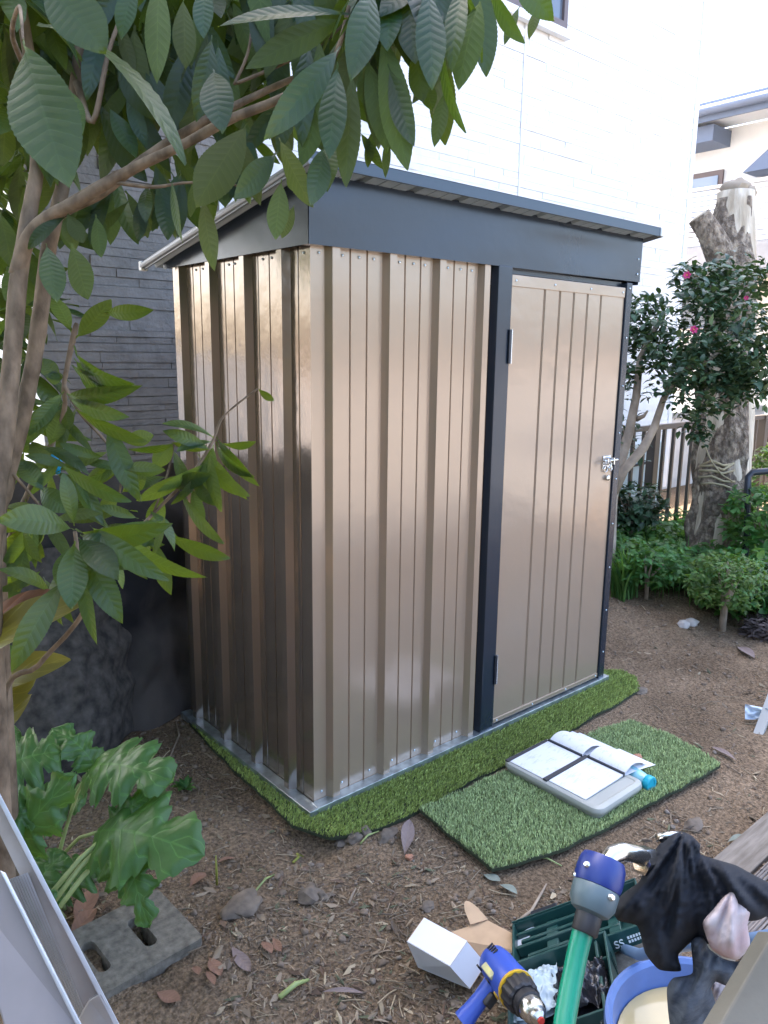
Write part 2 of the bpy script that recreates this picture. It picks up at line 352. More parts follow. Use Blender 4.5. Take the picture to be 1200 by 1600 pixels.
for sx in (-1, 1):
    xx = -.076 if sx < 0 else W+.0705
    b = MB(); b.bar((xx, -.106, rz(-.1)+.002), (xx, .955, rz(.955)+.002), .006, .03); b.tube([(xx-.004*sx*-1*-1, -.106, rz(-.1)+.002), (xx-.004, .955, rz(.955)+.002)], .011, 10); b.build('edge_trim', M['capm'], roof, smooth=40)
    b = MB(); b.box((xx-.012, .945, rz(.95)-.016), (xx+.014, .972, rz(.95)+.018)); b.build('end_cap', M['whiteplastic'], roof, bevel=.004)
b = MB(); b.box((W+.055, -.112, rz(-.1)-.012), (W+.08, -.09, rz(-.1)+.022)); b.build('end_cap', M['whiteplastic'], roof, bevel=.004)
# base rails
b = MB(); b.box((-.012, -.042, -.004), (W+.03, -.001, .024)); b.build('base_rail', M['galv'], shed, bevel=.001)
b = MB(); b.box((-.046, -.042, -.004), (-.0125, D+.0, .022)); b.box((-.0125, .002, .0), (-.0022, D, .021)); b.build('base_rail', M['galv'], shed, bevel=.001)
# screws
sb = MB(); sb.lathe(shed.location, (0, -1, 0), [(.0042, 0), (.0042, .0015), (.0024, .0032), (0.00001, .0034)], 10)
sc0 = sb.build('screw', M['galv'], shed, smooth=40); first = True
def screw(x, y, z, side=False):
    global first
    o = sc0 if first else sc0.copy()
    if not first: COL.objects.link(o)
    first = False; o.parent = shed; o.location = V((x, y, z))-shed.location
    if side: o.rotation_euler = (0, 0, R(-90))
for x in (.03, .115, .178, .235, .34, .40, .45, .555, .615, .67): screw(x, -.001, 1.752)
for x in (.03, .115, .235, .34, .45, .555, .67): screw(x, -.001, .05)
for x in (.875, 1.1, 1.33, 1.555): screw(x, -.0268, 1.732); screw(x, -.0268, .043)
for y in (.03, .2, .25, .42, .46, .64, .69, .84): screw(-.001, y, 1.752, True)
for k in range(9): screw(1.598, -.0305, .15+k*.2)
screw(1.64, -.0335, 1.87); screw(1.64, -.0335, 1.81)
# =================================================================== neighbour house
HY = 1.75
house = thing('neighbour_house', (2.5, HY+2.5, 0), 'big neighbour house with white and grey brick siding right behind the shed', 'house')
def ledger(b, x0, x1, z0, z1, y, rows=(.03, .04, .05), lens=(.15, .5), dep=.012):
    z = z0
    while z < z1:
        h = random.choice(rows); h = min(h, z1-z)
        x = x0-rnd(0, .2)
        while x < x1:
            l = rnd(*lens); a, c = max(x, x0), min(x+l, x1)
            if c-a > .01:
                d = rnd(.001, dep); t = rnd(-.004, .004)
                f = [(a+.0012, y-d, z+.0015), (c-.0012, y-d-t, z+.0015), (c-.0012, y-d-t-rnd(0, .004), z+h-.002), (a+.0012, y-d-rnd(0, .004), z+h-.002)]
                bk = [(a+.0012, y+.004, z+.0015), (c-.0012, y+.004, z+.0015), (c-.0012, y+.004, z+h-.002), (a+.0012, y+.004, z+h-.002)]
                b.add(f+bk, [(0, 1, 2, 3), (0, 4, 5, 1), (1, 5, 6, 2), (2, 6, 7, 3), (3, 7, 4, 0)])
            x += l
        z += h
XL, XM, XR, ZB, ZT = -.235, .69, 5.25, .895, 6.4
b = MB(); b.box((XL+.012, HY, ZB), (XR-.012, HY+5, ZT-.05)); b.build('wall_core', M['stripw'], house)
b = MB(); ledger(b, XL, XM-.012, ZB+.012, 4.2, HY-.002); b.add([(XL, HY-.001, ZB), (XM, HY-.001, ZB), (XM, HY-.001, ZT-.05), (XL, HY-.001, ZT-.05)], [(0, 1, 2, 3)]); b.build('grey_wall', M['stripg'], house)
b = MB(); ledger(b, XM+.012, XR-.05, .32, 4.6, HY-.002, rows=(.04, .05, .06), lens=(.3, .9), dep=.006); b.build('white_wall', M['stripw'], house)
b = MB(); b.box((XR-.05, HY-.016, .3), (XR+.012, HY+.06, ZT-.06)); b.build('corner_trim', M['trimw'], house)
b = MB(); b.box((XM-.01, HY-.014, ZB), (XM+.01, HY-.003, 4.6)); b.build('joint_strip', M['trimw'], house)
b = MB(); b.box((2.96, HY-.0145, .3), (2.972, HY-.0105, 4.6)); b.build('joint_strip', M['trimw'], house)
b = MB(); b.box((XL-.01, HY-.024, ZB-.012), (XM+.2, HY-.002, ZB+.008)); b.build('drip_edge', M['galv'], house)
b = MB(); b.box((XL+.03, HY+.0301, -.1), (XR-.03, HY+4.9, ZB-.0121)); b.box((XM+.21, HY+.004, .0), (XR-.03, HY+.03, ZB-.013)); b.build('foundation', M['concrete'], house)
b = MB(); b.box((1.95, HY-.045, 3.66), (3.36, HY-.0125, 3.7)); b.box((1.95, HY-.045, 3.7001), (1.99, HY-.0125, 4.75)); b.box((3.32, HY-.045, 3.7001), (3.36, HY-.0125, 4.75)); b.box((1.99, HY-.045, 4.71), (3.32, HY-.0125, 4.75)); b.box((2.63, HY-.04, 3.7001), (2.67, HY-.0125, 4.71))
wf = b.build('window', M['frame_b'], house)
b = MB(); b.box((1.991, HY-.025, 3.701), (2.6299, HY-.013, 4.709)); b.box((2.671, HY-.025, 3.701), (3.3199, HY-.013, 4.709)); b.build('pane', M['glass'], wf)
b = MB(); b.box((1.92, HY-.06, 3.6), (3.39, HY-.0125, 3.625)); b.box((1.94, HY-.05, 3.6301), (3.37, HY-.0125, 3.658)); b.build('sill', M['trimw'], wf)
b = MB(); b.box((XL-.3, HY-.35, ZT-.05), (XR+.35, HY+5.3, ZT+.15)); b.build('roof', M['tile'], house)
# =================================================================== far house (right)
FX = 9.5
far = thing('far_house', (FX+2, 4, 0), 'cream two storey house with blue grey eaves beyond the dead trunk', 'house')
b = MB(); b.box((FX, -3, -.2), (FX+5, 9, 4.55)); b.build('wall', M['cream'], far)
b = MB(); b.prism([(FX-.62, -3.4, 4.62), (FX+5.6, -3.4, 6.3), (FX+5.6, -3.4, 6.42), (FX-.62, -3.4, 4.74)], (0, 13, 0)); rf = b.build('roof', M['tile'], far)
b = MB(); b.box((FX-.66, -3.42, 4.5), (FX-.625, 9.62, 4.74)); b.tube([(FX-.72, -3.4, 4.62), (FX-.72, 9.6, 4.62)], .06, 10); b.build('gutter', M['bluegrey'], rf, smooth=40)
b = MB(); b.box((FX-.6, -3.38, 4.5601), (FX-.002, 9.6, 4.615)); b.build('soffit', M['trimw'], rf)
b = MB(); b.box((FX-.5, 3.55, 4.3), (FX-.003, 6, 4.5)); b.build('eave_beam', M['bluegrey'], far)
b = MB(); b.box((FX-.04, 3.6, 3.2), (FX+.001, 4.6, 4.02)); wn = b.build('window', M['frame_b'], far)
b = MB(); b.box((FX-.055, 3.66, 3.26), (FX-.041, 4.54, 3.95)); b.build('pane', mat('sky_glass', (.3, .38, .48), .05, 0, .8), wn)
b = MB()
for k in range(11): b.box((FX-.83, -3, 2.93+k*.062), (FX-.80, 9, 2.93+k*.062+.045))
b.box((FX-.85, -3, 3.615), (FX-.78, 9, 3.65)); b.build('balcony_screen', M['trimw'], far)
b = MB(); b.box((FX-.9, -3, 2.55), (FX-.002, 9, 2.9)); b.build('balcony_slab', mat('grey_slab', (.33, .33, .34), .7, var=.1), far)
b = MB(); b.box((FX-.05, 3.3, 1.9), (FX+.001, 5.2, 2.5)); dw = b.build('window', M['bluegrey'], far)
b = MB(); b.box((FX-.06, 3.4, 1.95), (FX-.051, 5.1, 2.45)); b.build('pane', M['glass'], dw)
gl = b = MB(); b.prism([(FX-.4, 2.0, 3.85), (FX-.4, 3.15, 3.85), (FX-.4, 2.6, 4.28)], (.39, 0, 0)); b.build('gable', M['bluegrey'], far)
# boundary block wall past the fence
b = MB(); b.box((5.35, 2.62, -.1), (9.3, 2.76, .8)); bw_ = b.build('block_wall', mat('pale_block', (.55, .54, .51), .9, var=.1, bump=.3, bs=60), None, at=(7.3, 2.69, 0)); tag(bw_, 'low pale block wall beyond the bronze fence and dead trunk', 'wall')
b = MB(); b.box((5.34, 2.6, .8), (9.31, 2.78, .87)); b.build('coping', M['concrete'], bw_)
b = MB(); b.box((-5, 8.0, -.1), (1.5, 8.15, 1.5)); tag(b.build('garden_wall', M['cream'], None, at=(.5, 8.07, 0)), 'pale cream garden wall glimpsed through the gap behind the left trunks', 'wall')
# =================================================================== fence
FYY = 1.25
fence = thing('metal_fence', (5, FYY, 0), 'bronze metal bar fence with a thick post behind the camellia', 'fence')
for x in (2.2, 4.13, 6.06, 7.99):
    b = MB(); b.box((x-.035, FYY-.035, -.05), (x+.035, FYY+.035, .965)); b.build('post', M['fence'], fence, bevel=.003)
for z0, z1 in ((.925, .965), (.12, .155)):
    for x in (2.2, 4.13, 6.06):
        b = MB(); b.box((x+.0355, FYY-.02, z0), (x+1.8945, FYY+.02, z1)); b.build('rail', M['fence'], fence, bevel=.003)
for x in (2.2, 4.13, 6.06):
    for k in range(1, 13):
        b = MB(); xx = x+k*1.93/13; b.box((xx-.012, FYY-.012, .1551), (xx+.012, FYY+.012, .9249)); b.build('bar', M['fence'], fence)
b = MB(); b.box((4.0, 1.5, .0), (4.75, 1.68, .78)); ub = b.build('utility_cabinet', mat('pale_green_plastic', (.6, .66, .64), .5), None, at=(4.4, 1.6, 0), bevel=.01); tag(ub, 'pale green grey cabinet against the house behind the fence post', 'cabinet')
b = MB(); b.tube([(4.02, 1.49, .6), (4.6, 1.49, .62)], .012, 8); b.build('cable', M['blacksteel'], ub)
pts = [P(1168, 830, 5.0), P(1168, 770, 5.0), P(1169, 745, 5.0), P(1176, 738, 5.0), P(1200, 736, 5.0), P(1300, 732, 5.0)]
b = MB(); b.tube([V((pts[0].x, pts[0].y, -.02))]+pts, .022, 12); tag(b.build('black_pipe', mat('black_pvc', (.02, .025, .035), .35), None, at=(pts[0].x, pts[0].y, 0), smooth=40), 'bent black pipe rail at the right edge behind the dead trunk', 'pipe')
# =================================================================== artificial turf
M['turf1'] = mat('turf_blade_yellowgreen', (.32, .40, .11), .6, spec=.3, island=.5)
M['turf2'] = mat('turf_blade_cool', (.30, .38, .16), .6, spec=.3, island=.5)
M['turfb'] = mat('turf_backing', (.03, .04, .018), .9)
def inside(poly, x, y):
    c = False; j = len(poly)-1
    for i in range(len(poly)):
        xi, yi = poly[i]; xj, yj = poly[j]
        if (yi > y) != (yj > y) and x < (xj-xi)*(y-yi)/(yj-yi)+xi: c = not c
        j = i
    return c
def turf(name, poly, zf, dens, m, label, skip=None, blade=.014, lean=(0, 0)):
    xs_ = [p[0] for p in poly]; ys_ = [p[1] for p in poly]
    t = thing(name, (sum(xs_)/len(xs_), sum(ys_)/len(ys_), 0), label, 'artificial turf')
    # densify the outline and let it wander a little
    dn = []
    for i in range(len(poly)):
        a, c = V(poly[i]), V(poly[(i+1) % len(poly)]); k = max(1, int((c-a).length/.02))
        for q in range(k):
            p = a.lerp(c, q/k); dn.append((p.x+.006*noise.noise(V((p.x*14, p.y*14, 2))), p.y+.006*noise.noise(V((p.x*14, p.y*14, 7)))))
    b = MB(); pts2 = [V(p) for p in dn]; n0 = len(pts2)
    ins = []
    x = min(xs_)
    while x < max(xs_):
        y = min(ys_)
        while y < max(ys_):
            if inside(dn, x, y) and min((V((x, y))-q).length for q in pts2) > .015: ins.append(V((x, y)))
            y += .05
        x += .05
    vv, ee, ff, *_ = geometry.delaunay_2d_cdt(pts2+ins, [(i, (i+1) % n0) for i in range(n0)], [list(range(n0))], 1, 1e-5)
    nv_ = len(vv); tops = [(v_.x, v_.y, zf(v_.x, v_.y)+.012) for v_ in vv]; bots = [(x_, y_, z_-.01) for x_, y_, z_ in tops]
    b.add(tops+bots, [tuple(f) for f in ff]+[tuple(nv_+i for i in f[::-1]) for f in ff]+[(nv_+i, nv_+(i+1) % n0, (i+1) % n0, i) for i in range(n0)])
    b.build('backing', M['turfb'], t)
    b = MB(); area = (max(xs_)-min(xs_))*(max(ys_)-min(ys_)); k = 0
    for _ in range(int(area*dens)):
        x, y = rnd(min(xs_), max(xs_)), rnd(min(ys_), max(ys_))
        if not inside(dn, x, y) or (skip and skip(x, y)): continue
        z = zf(x, y)+.0115; a = rnd(0, 6.283); h = blade*rnd(.6, 1.15)
        wv = V((math.cos(a), math.sin(a), 0))*rnd(.0012, .002)
        ln = V((rnd(-1, 1)+lean[0], rnd(-1, 1)+lean[1], 0))*h*.6
        p = V((x, y, z)); mid = p+ln*.4+V((0, 0, h*.65)); tip = p+ln+V((0, 0, h))
        b.add([p-wv, p+wv, mid+wv*.8, mid-wv*.8, tip], [(0, 1, 2, 3), (3, 2, 4)])
    o = b.build('pile', m, t); o['kind'] = 'stuff'
    return t
def z1(x, y):
    z = .0
    d = max(0, -y-.05); e = max(0, -x-.03)
    z += -.03*max(0, -y-.15)+.012*noise.noise(V((x*5, y*5, 1)))*min(1, (d+e)*8)
    return z-.008
turf('artificial_turf', [(-.115, -.04), (-.09, -.11), (-.055, -.165), (0, -.195), (.1, -.228), (.25, -.236), (.45, -.232), (.8, -.224), (1.1, -.219), (1.45, -.21), (1.66, -.19), (1.75, -.12), (1.78, -.02), (1.7, .05), (1.63, .9), (-.02, .9), (-.045, .8), (-.075, .55), (-.09, .3), (-.1, .1)],
     z1, 80000, M['turf1'], 'olive green artificial turf mat spread under the shed and showing around its foot', skip=lambda x, y: -.05 < x < 1.65 and y > -.046, lean=(.3, -.5))
turf('artificial_turf', [(.245, -.245), (.225, -.42), (.205, -.598), (.3, -.635), (.42, -.668), (.65, -.694), (.95, -.722), (1.28, -.748), (1.32, -.65), (1.352, -.5), (1.325, -.35), (1.15, -.31), (.937, -.298), (.6, -.275)],
     lambda x, y: .004+.006*noise.noise(V((x*4, y*4, 5))), 95000, M['turf2'], 'loose cool green artificial turf piece on the soil carrying the tray of papers', lean=(.5, .4), blade=.0125)
# =================================================================== tray, manuals, bottle, stones
M['tray'] = mat('grey_beige_plastic', (.42, .42, .37), .4, bump=.05, bs=20, var=.04)
tx0, tx1, ty0, ty1 = .63, .905, -.668, -.262
def rrect(x0, x1, y0, y1, r, n=6):
    o = []
    for cx, cy, a0 in ((x1-r, y1-r, 0), (x0+r, y1-r, 90), (x0+r, y0+r, 180), (x1-r, y0+r, 270)):
        for k in range(n+1): a = R(a0+90*k/n); o.append((cx+r*math.cos(a), cy+r*math.sin(a)))
    return o
b = MB(); layers = [(0.012, .012), (.004, .028), (0, .034), (0, .042), (.003, .05), (.009, .053), (.022, .0535), (.026, .0505)]
rings = [[(x, y, z+.006) for x, y in rrect(tx0+i, tx1-i, ty0+i, ty1-i, max(.008, .035-i))] for i, z in layers]
n_ = len(rings[0]); vs = [p for r_ in rings for p in r_]
b.add(vs, [(k*n_+i, k*n_+(i+1) % n_, (k+1)*n_+(i+1) % n_, (k+1)*n_+i) for k in range(len(rings)-1) for i in range(n_)]+[tuple(range((len(rings)-1)*n_, len(rings)*n_)), tuple(range(n_))[::-1]])
tray = b.build('plastic_tray', M['tray'], None, at=(.77, -.46, .01), smooth=35); tag(tray, 'grey beige plastic tray lying on the green turf with open manuals on it', 'tray')
def paper_mat():
    m = bpy.data.materials.new('printed_paper'); m.use_nodes = True; n = m.node_tree.nodes; L = m.node_tree.links; b_ = n['Principled BSDF']; b_.inputs['Roughness'].default_value = .7
    uv = n.new('ShaderNodeUVMap'); mp = n.new('ShaderNodeMapping'); mp.inputs['Scale'].default_value = (9, 34, 1); L.new(uv.outputs[0], mp.inputs[0])
    t = n.new('ShaderNodeTexNoise'); t.inputs['Scale'].default_value = 1; t.inputs['Detail'].default_value = 3; L.new(mp.outputs[0], t.inputs[0])
    t2 = n.new('ShaderNodeTexNoise'); t2.inputs['Scale'].default_value = 4; L.new(uv.outputs[0], t2.inputs[0])
    ad = n.new('ShaderNodeMath'); ad.operation = 'MULTIPLY'; L.new(t.outputs[0], ad.inputs[0]); L.new(t2.outputs[0], ad.inputs[1])
    r = n.new('ShaderNodeValToRGB'); e = r.color_ramp.elements; e[0].position = .27; e[0].color = (.78, .78, .80, 1); e[1].position = .36; e[1].color = (.64, .65, .68, 1); L.new(ad.outputs[0], r.inputs[0]); L.new(r.outputs[0], b_.inputs['Base Color'])
    return m
M['paper'] = paper_mat()
ZT_ = .062
def manual(name, sx0, sx1, sy, xe, xf, label, arch):
    # spine runs along y from sy[0] to sy[1]; near leaf towards -x (flat), far leaf arches towards +x
    t = thing(name, ((sx0+sx1)/2, (sy[0]+sy[1])/2, ZT_), label, 'manual', 'open instruction manuals on the tray')
    y0, y1 = sy
    b = MB(); b.grid(lambda i, j: V((xe+(sx0-xe)*i, y0+(y1-y0)*j, ZT_+.0015*math.sin(3*i)+.004*i**4)), 12, 8); b.grid(lambda i, j: V((xe+(sx0-xe)*i, y0+(y1-y0)*j, ZT_-.002+.002*i**4)), 4, 4); b.build('near_page', M['paper'], t, smooth=0)
    def far_(i, j):
        a = i
        return V((sx0+.006+(xf-sx0)*a, y0+(y1-y0)*j-.012*a, ZT_+.004+arch*math.sin(math.pi*min(1, a*1.15))**.8*(1-.35*a)-.0*a))
    b = MB(); b.grid(far_, 16, 8); b.build('far_page', M['paper'], t, smooth=0)
    b = MB(); b.grid(lambda i, j: V((sx0+.008+(xf+.02-sx0)*i, y0+(y1-y0)*j-.03*i, ZT_-.003+.004*math.sin(3*i))), 8, 6); b.build('under_page', M['paper'], t, smooth=0)
    b = MB(); b.box((sx0-.002, y0, ZT_-.004), (sx0+.006, y1, ZT_+.0105)); b.build('spine', M['blacksteel'], t)
M['binder'] = mat('dark_binder', (.045, .045, .05), .6)
b = MB(); b.box((.64, -.453, .0568), (.885, -.4365, .0655)); b.build('binder_strip', M['binder'], tray)
b = MB(); b.box((.64, -.288, .0568), (.872, -.272, .062)); b.build('binder_strip', M['binder'], tray)
manual('open_manual', .862, .862, (-.435, -.29), .645, .99, 'open manual at the far end of the tray with flat printed near page', .024)
manual('open_manual', .872, .872, (-.602, -.455), .65, 1.0, 'open manual at the near end of the tray, far page curling beside the bottle', .028)
bo = thing('water_bottle', (.935, -.62, .02), 'clear pale blue plastic bottle lying beside the tray under the papers', 'bottle')
ba = V((-.1, -.99, .0)).normalized(); bc = V((.955, -.5, .036))
b = MB(); b.lathe(bc, ba, [(.014, -.03), (.027, -.005), (.029, .01), (.027, .03), (.029, .05), (.029, .1), (.026, .13), (.022, .15)], 18); b.build('body', mat('blue_tint_plastic', (.3, .6, .68), .15, spec=.6), bo, smooth=40)
b = MB(); b.lathe(bc+ba*.15, ba, [(.0255, 0), (.027, .003), (.027, .02), (.025, .023), (.017, .0235), (.016, .021), (.0001, .021)], 18); b.build('cap', mat('cyan_cap', (.02, .42, .55), .35), bo, smooth=35)
M['terra'] = mat('orange_stone', (.42, .2, .12), .85, var=.15, vs=30)
for px_, sz, lb in (((995, 1184), .02, 'rounder orange brick chip on the turf past the curled pages'), ((958, 1177), .018, 'flat orange brick chip half hidden behind the papers')):
    p = G(*px_, .025); b = MB(); b.blob(p, sz, 0, 2, .5, (1.2, .8, .6)); tag(b.build('brick_chip', M['terra'], None, at=(p.x, p.y, .014), smooth=50), lb, 'brick chip', 'brick chips on turf')
# =================================================================== leaves
def hprof(t, kind):
    if kind == 'loquat':
        if t < .07: return .05
        t = (t-.07)/.93
        return max(.03, math.sin(math.pi/2*t/.56)**.95 if t < .56 else math.cos(math.pi/2*(t-.56)/.44)**.8)
    if kind == 'round':
        return max(.02, math.sin(math.pi*t**.85)**.8)
    if kind == 'strap':
        return max(.03, min(1, t*5)**.6*math.cos(math.pi/2*max(0, t-.5)/.5)**.7)
def leaf(b, B, T, wd, nrm, bend=.1, fold=.12, nu=4, nv=10, corr=0.0, kind='loquat', m=0, tooth=.03, nve=13):
    B, T = V(B), V(T); d = T-B; Ln = d.length
    if Ln < 1e-5: return
    d /= Ln; n = (nrm-d*nrm.dot(d))
    n = n.normalized() if n.length > 1e-4 else d.orthogonal().normalized()
    s = d.cross(n); vs = []; uv = []; tw = rnd(-.25, .25); ph = rnd(0, 6)
    for j in range(nv+1):
        t = j/nv; c = B+d*Ln*t+n*(bend*Ln*4*t*(1-t))
        h = wd/2*hprof(t, kind)
        if tooth: h *= 1+tooth*(1 if j % 2 else -1)*(1 if t > .25 else 0)
        a = tw*(t-.3); s2 = s*math.cos(a)+n*math.sin(a); n2 = n*math.cos(a)-s*math.sin(a)
        for i in range(nu+1):
            q = 2*i/nu-1
            z = fold*abs(q)*h + (corr*math.sin(2*math.pi*(t*nve-.65*abs(q)))*(abs(q)**.5)*(1-.5*abs(q)) if corr else 0) + .06*wd*math.sin(ph+t*5)*q
            vs.append(c+s2*(q*h)+n2*z); uv.append((i/nu, t))
    b.add(vs, [(j*(nu+1)+i, j*(nu+1)+i+1, (j+1)*(nu+1)+i+1, (j+1)*(nu+1)+i) for j in range(nv) for i in range(nu)], m, uv)
M['loquat'] = leaf_mat('loquat_leaf', (.013, .040, .014), (.060, .080, .020), (.22, .34, .02), rough=.40, tf=.24, bump=.18, veincol=1.4, spec=.42, island=.42, hue=.045)
M['bark'] = mat('loquat_bark', (.10, .068, .040), .85, col2=(.27, .19, .122), vs=32, bump=1, bs=60, bd=.004, sc=(1, 1, .5))
tree = thing('loquat_tree', (-1.0, -.4, 0), 'loquat tree with large drooping ribbed leaves overhanging the shed at upper left', 'tree')
# trunk and limbs
def pw(l): return [P(u, v, t) for u, v, t, *_ in l], [x[3]*.34*x[2]/F for x in l]
def limb(b, l, n=12, ground=False, wob=.12):
    p, r = pw(l)
    if ground: p = [V((p[0].x-.03, p[0].y+.03, hgt(p[0].x, p[0].y)-.05))]+p; r = [r[0]*1.05]+r
    # resample smoothly
    pp = []; rr = []
    for i in range(len(p)-1):
        p0, p1, p2, p3 = p[max(0, i-1)], p[i], p[i+1], p[min(len(p)-1, i+2)]
        for k in range(5):
            t = k/5; pp.append(.5*((2*p1)+(p2-p0)*t+(2*p0-5*p1+4*p2-p3)*t*t+(3*p1-p0-3*p2+p3)*t**3)); rr.append(r[i]+(r[i+1]-r[i])*t)
    pp.append(p[-1]); rr.append(r[-1]); b.tube(pp, rr, n, 0, True, wob, 25)
b = MB()
limb(b, [(-12, 980, 1.46, 46), (-8, 800, 1.45, 44), (8, 680, 1.45, 42), (18, 560, 1.45, 40), (30, 430, 1.45, 38), (48, 320, 1.45, 34), (58, 250, 1.45, 30), (50, 120, 1.43, 28), (34, 20, 1.4, 26), (20, -80, 1.38, 22)], ground=True)
limb(b, [(-4, 900, 1.58, 40), (8, 760, 1.56, 40), (30, 670, 1.55, 38), (48, 590, 1.55, 36), (62, 500, 1.54, 36), (74, 400, 1.53, 34), (94, 310, 1.52, 32), (104, 250, 1.52, 28), (118, 130, 1.52, 26), (132, 20, 1.52, 24), (140, -100, 1.52, 20)], ground=True)
limb(b, [(26, 430, 1.45, 34), (44, 372, 1.43, 34), (75, 340, 1.41, 30), (120, 316, 1.39, 28), (200, 268, 1.36, 25), (290, 224, 1.32, 23), (360, 186, 1.3, 22), (430, 158, 1.29, 19), (500, 118, 1.28, 14), (530, 70, 1.28, 11), (545, 10, 1.28, 9)])
limb(b, [(50, 372, 1.45, 30), (100, 330, 1.44, 27), (160, 300, 1.43, 24), (225, 248, 1.42, 22), (300, 200, 1.42, 20), (345, 176, 1.42, 18), (420, 140, 1.42, 15), (520, 95, 1.4, 12)])
limb(b, [(100, 320, 1.4, 15), (140, 295, 1.38, 13), (186, 268, 1.36, 11)])
limb(b, [(180, 285, 1.37, 10), (240, 292, 1.35, 8), (300, 285, 1.34, 6), (400, 292, 1.33, 4)])
limb(b, [(370, 130, 1.4, 8), (430, 105, 1.38, 8), (500, 70, 1.36, 7), (545, 30, 1.35, 6)])
limb(b, [(366, 132, 1.4, 7), (388, 80, 1.4, 7), (395, 20, 1.4, 6)])
limb(b, [(540, 30, 1.28, 10), (600, 10, 1.27, 9), (680, -15, 1.26, 8), (760, -25, 1.25, 6)])
limb(b, [(120, 130, 1.5, 18), (145, 190, 1.47, 14), (170, 80, 1.45, 10), (200, 0, 1.45, 8)])
limb(b, [(52, 130, 1.43, 16), (20, 60, 1.3, 12), (30, 10, 1.1, 9), (36, 62, 1.02, 6)])
b.build('trunk', M['bark'], tree, smooth=0)
crown = MB()
CD = -FW
def hl(bx, by, tx, ty, wpx, t0=1.2, t1=None, roll=0, flip=False, bend=.06, fold=.14, b=crown, corr=.0003, m=0):
    t1 = t0 if t1 is None else t1
    B, T = P(bx, by, t0), P(tx, ty, t1); d = (T-B).normalized()
    n = (CAM-(B+T)/2).normalized(); n = n-d*n.dot(d); n.normalize()
    n = Matrix.Rotation(R(roll), 3, d) @ n
    wd = .84*wpx*(t0+t1)/2/F/max(.35, abs(math.cos(R(roll))))
    if flip: n = -n; bend = -bend; fold = fold
    leaf(b, B, T, wd, n, bend, fold, 8, 52, corr, m=m, tooth=.02)
# top: near leaves (top surface towards us unless flipped)
for a in [
 (36, 62, 106, 292, 122, 1.0, .97, 8), (60, -40, 166, 82, 96, .95, .97, -12), (215, -30, 190, 62, 34, 1.2, 1.2, 30), (250, -40, 246, 130, 46, 1.25, 1.2, 10, True),
 (286, -5, 289, 108, 42, 1.3, 1.28, -10, True), (322, -30, 318, 60, 36, 1.2, 1.18, 20), (334, 108, 346, 208, 62, 1.18, 1.14, 5), (545, 22, 340, 42, 20, 1.2, 1.12, 62),
 (542, 28, 384, 108, 48, 1.25, 1.16, 15, True), (532, 72, 412, 218, 56, 1.16, 1.1, -8), (528, 98, 514, 248, 52, 1.2, 1.16, 6), (582, -20, 549, 126, 62, 1.1, 1.06, -5),
 (552, 108, 540, 292, 46, 1.22, 1.18, 18, True), (388, 190, 306, 322, 74, 1.3, 1.22, 12, True), (317, 306, 336, 424, 34, 1.3, 1.24, 20, True), (440, 280, 430, 374, 40, 1.25, 1.22, 5, True),
 (268, 278, 286, 380, 14, 1.3, 1.27, 55), (232, 290, 228, 348, 26, 1.4, 1.36, 20), (432, 238, 366, 310, 46, 1.24, 1.18, -15), (436, 215, 488, 324, 40, 1.27, 1.22, 20, True),
 (505, 228, 484, 322, 42, 1.22, 1.18, -20), (596, 40, 636, 266, 62, 1.22, 1.17, 12, True), (572, 86, 606, 238, 46, 1.26, 1.22, -10, True), (606, 100, 646, 228, 42, 1.2, 1.16, 14),
 (668, -25, 676, 140, 56, 1.14, 1.1, -6), (728, -30, 706, 114, 40, 1.18, 1.14, 20), (752, -5, 716, 140, 54, 1.24, 1.2, 14, True), (692, 55, 728, 208, 22, 1.2, 1.16, 50),
 (698, 135, 679, 230, 28, 1.22, 1.2, 15, True), (662, 120, 676, 172, 30, 1.26, 1.24, 10, True), (766, -30, 820, 68, 26, 1.2, 1.16, 40), (812, 10, 788, 70, 18, 1.22, 1.2, 20, True),
 (846, 5, 827, 62, 18, 1.22, 1.2, 30, True), (800, -50, 866, 32, 50, 1.18, 1.15, 5), (640, -20, 650, 100, 50, 1.2, 1.18, 20), (700, -20, 690, 60, 52, 1.2, 1.18, -20, True),
 (562, 205, 598, 264, 20, 1.5, 1.48, 10, True), (585, 200, 575, 262, 22, 1.5, 1.48, 30, True), (607, 205, 602, 278, 16, 1.28, 1.26, 10, True), (465, 250, 462, 300, 36, 1.3, 1.28, 30, True),
 (620, 150, 590, 215, 36, 1.28, 1.25, 10, True), (500, 130, 470, 260, 44, 1.3, 1.26, -20, True), (650, 60, 660, 160, 44, 1.24, 1.2, 15, True), (610, -30, 606, 80, 50, 1.22, 1.18, 10),
 (460, 320, 440, 372, 24, 1.3, 1.28, 10, True), (520, 215, 512, 300, 38, 1.24, 1.21, 25),
 (112, 380, 138, 468, 46, 1.35, 1.33, 20, True), (72, 380, 88, 472, 44, 1.2, 1.18, -15), (150, 335, 158, 402, 30, 1.4, 1.38, 20, True), (105, 330, 130, 380, 30, 1.4, 1.38, -10, True),
 (35, 400, 8, 470, 36, 1.6, 1.6, 20, True), (10, 170, 4, 260, 40, 1.5, 1.5, 0, True), (0, 330, 20, 420, 40, 1.6, 1.6, 0, True), (90, 130, 130, 210, 50, 1.35, 1.33, 10, True)]:
    a = list(a); fl = a[8] if len(a) > 8 else False
    hl(*a[:8], flip=fl, bend=rnd(.02, .09))
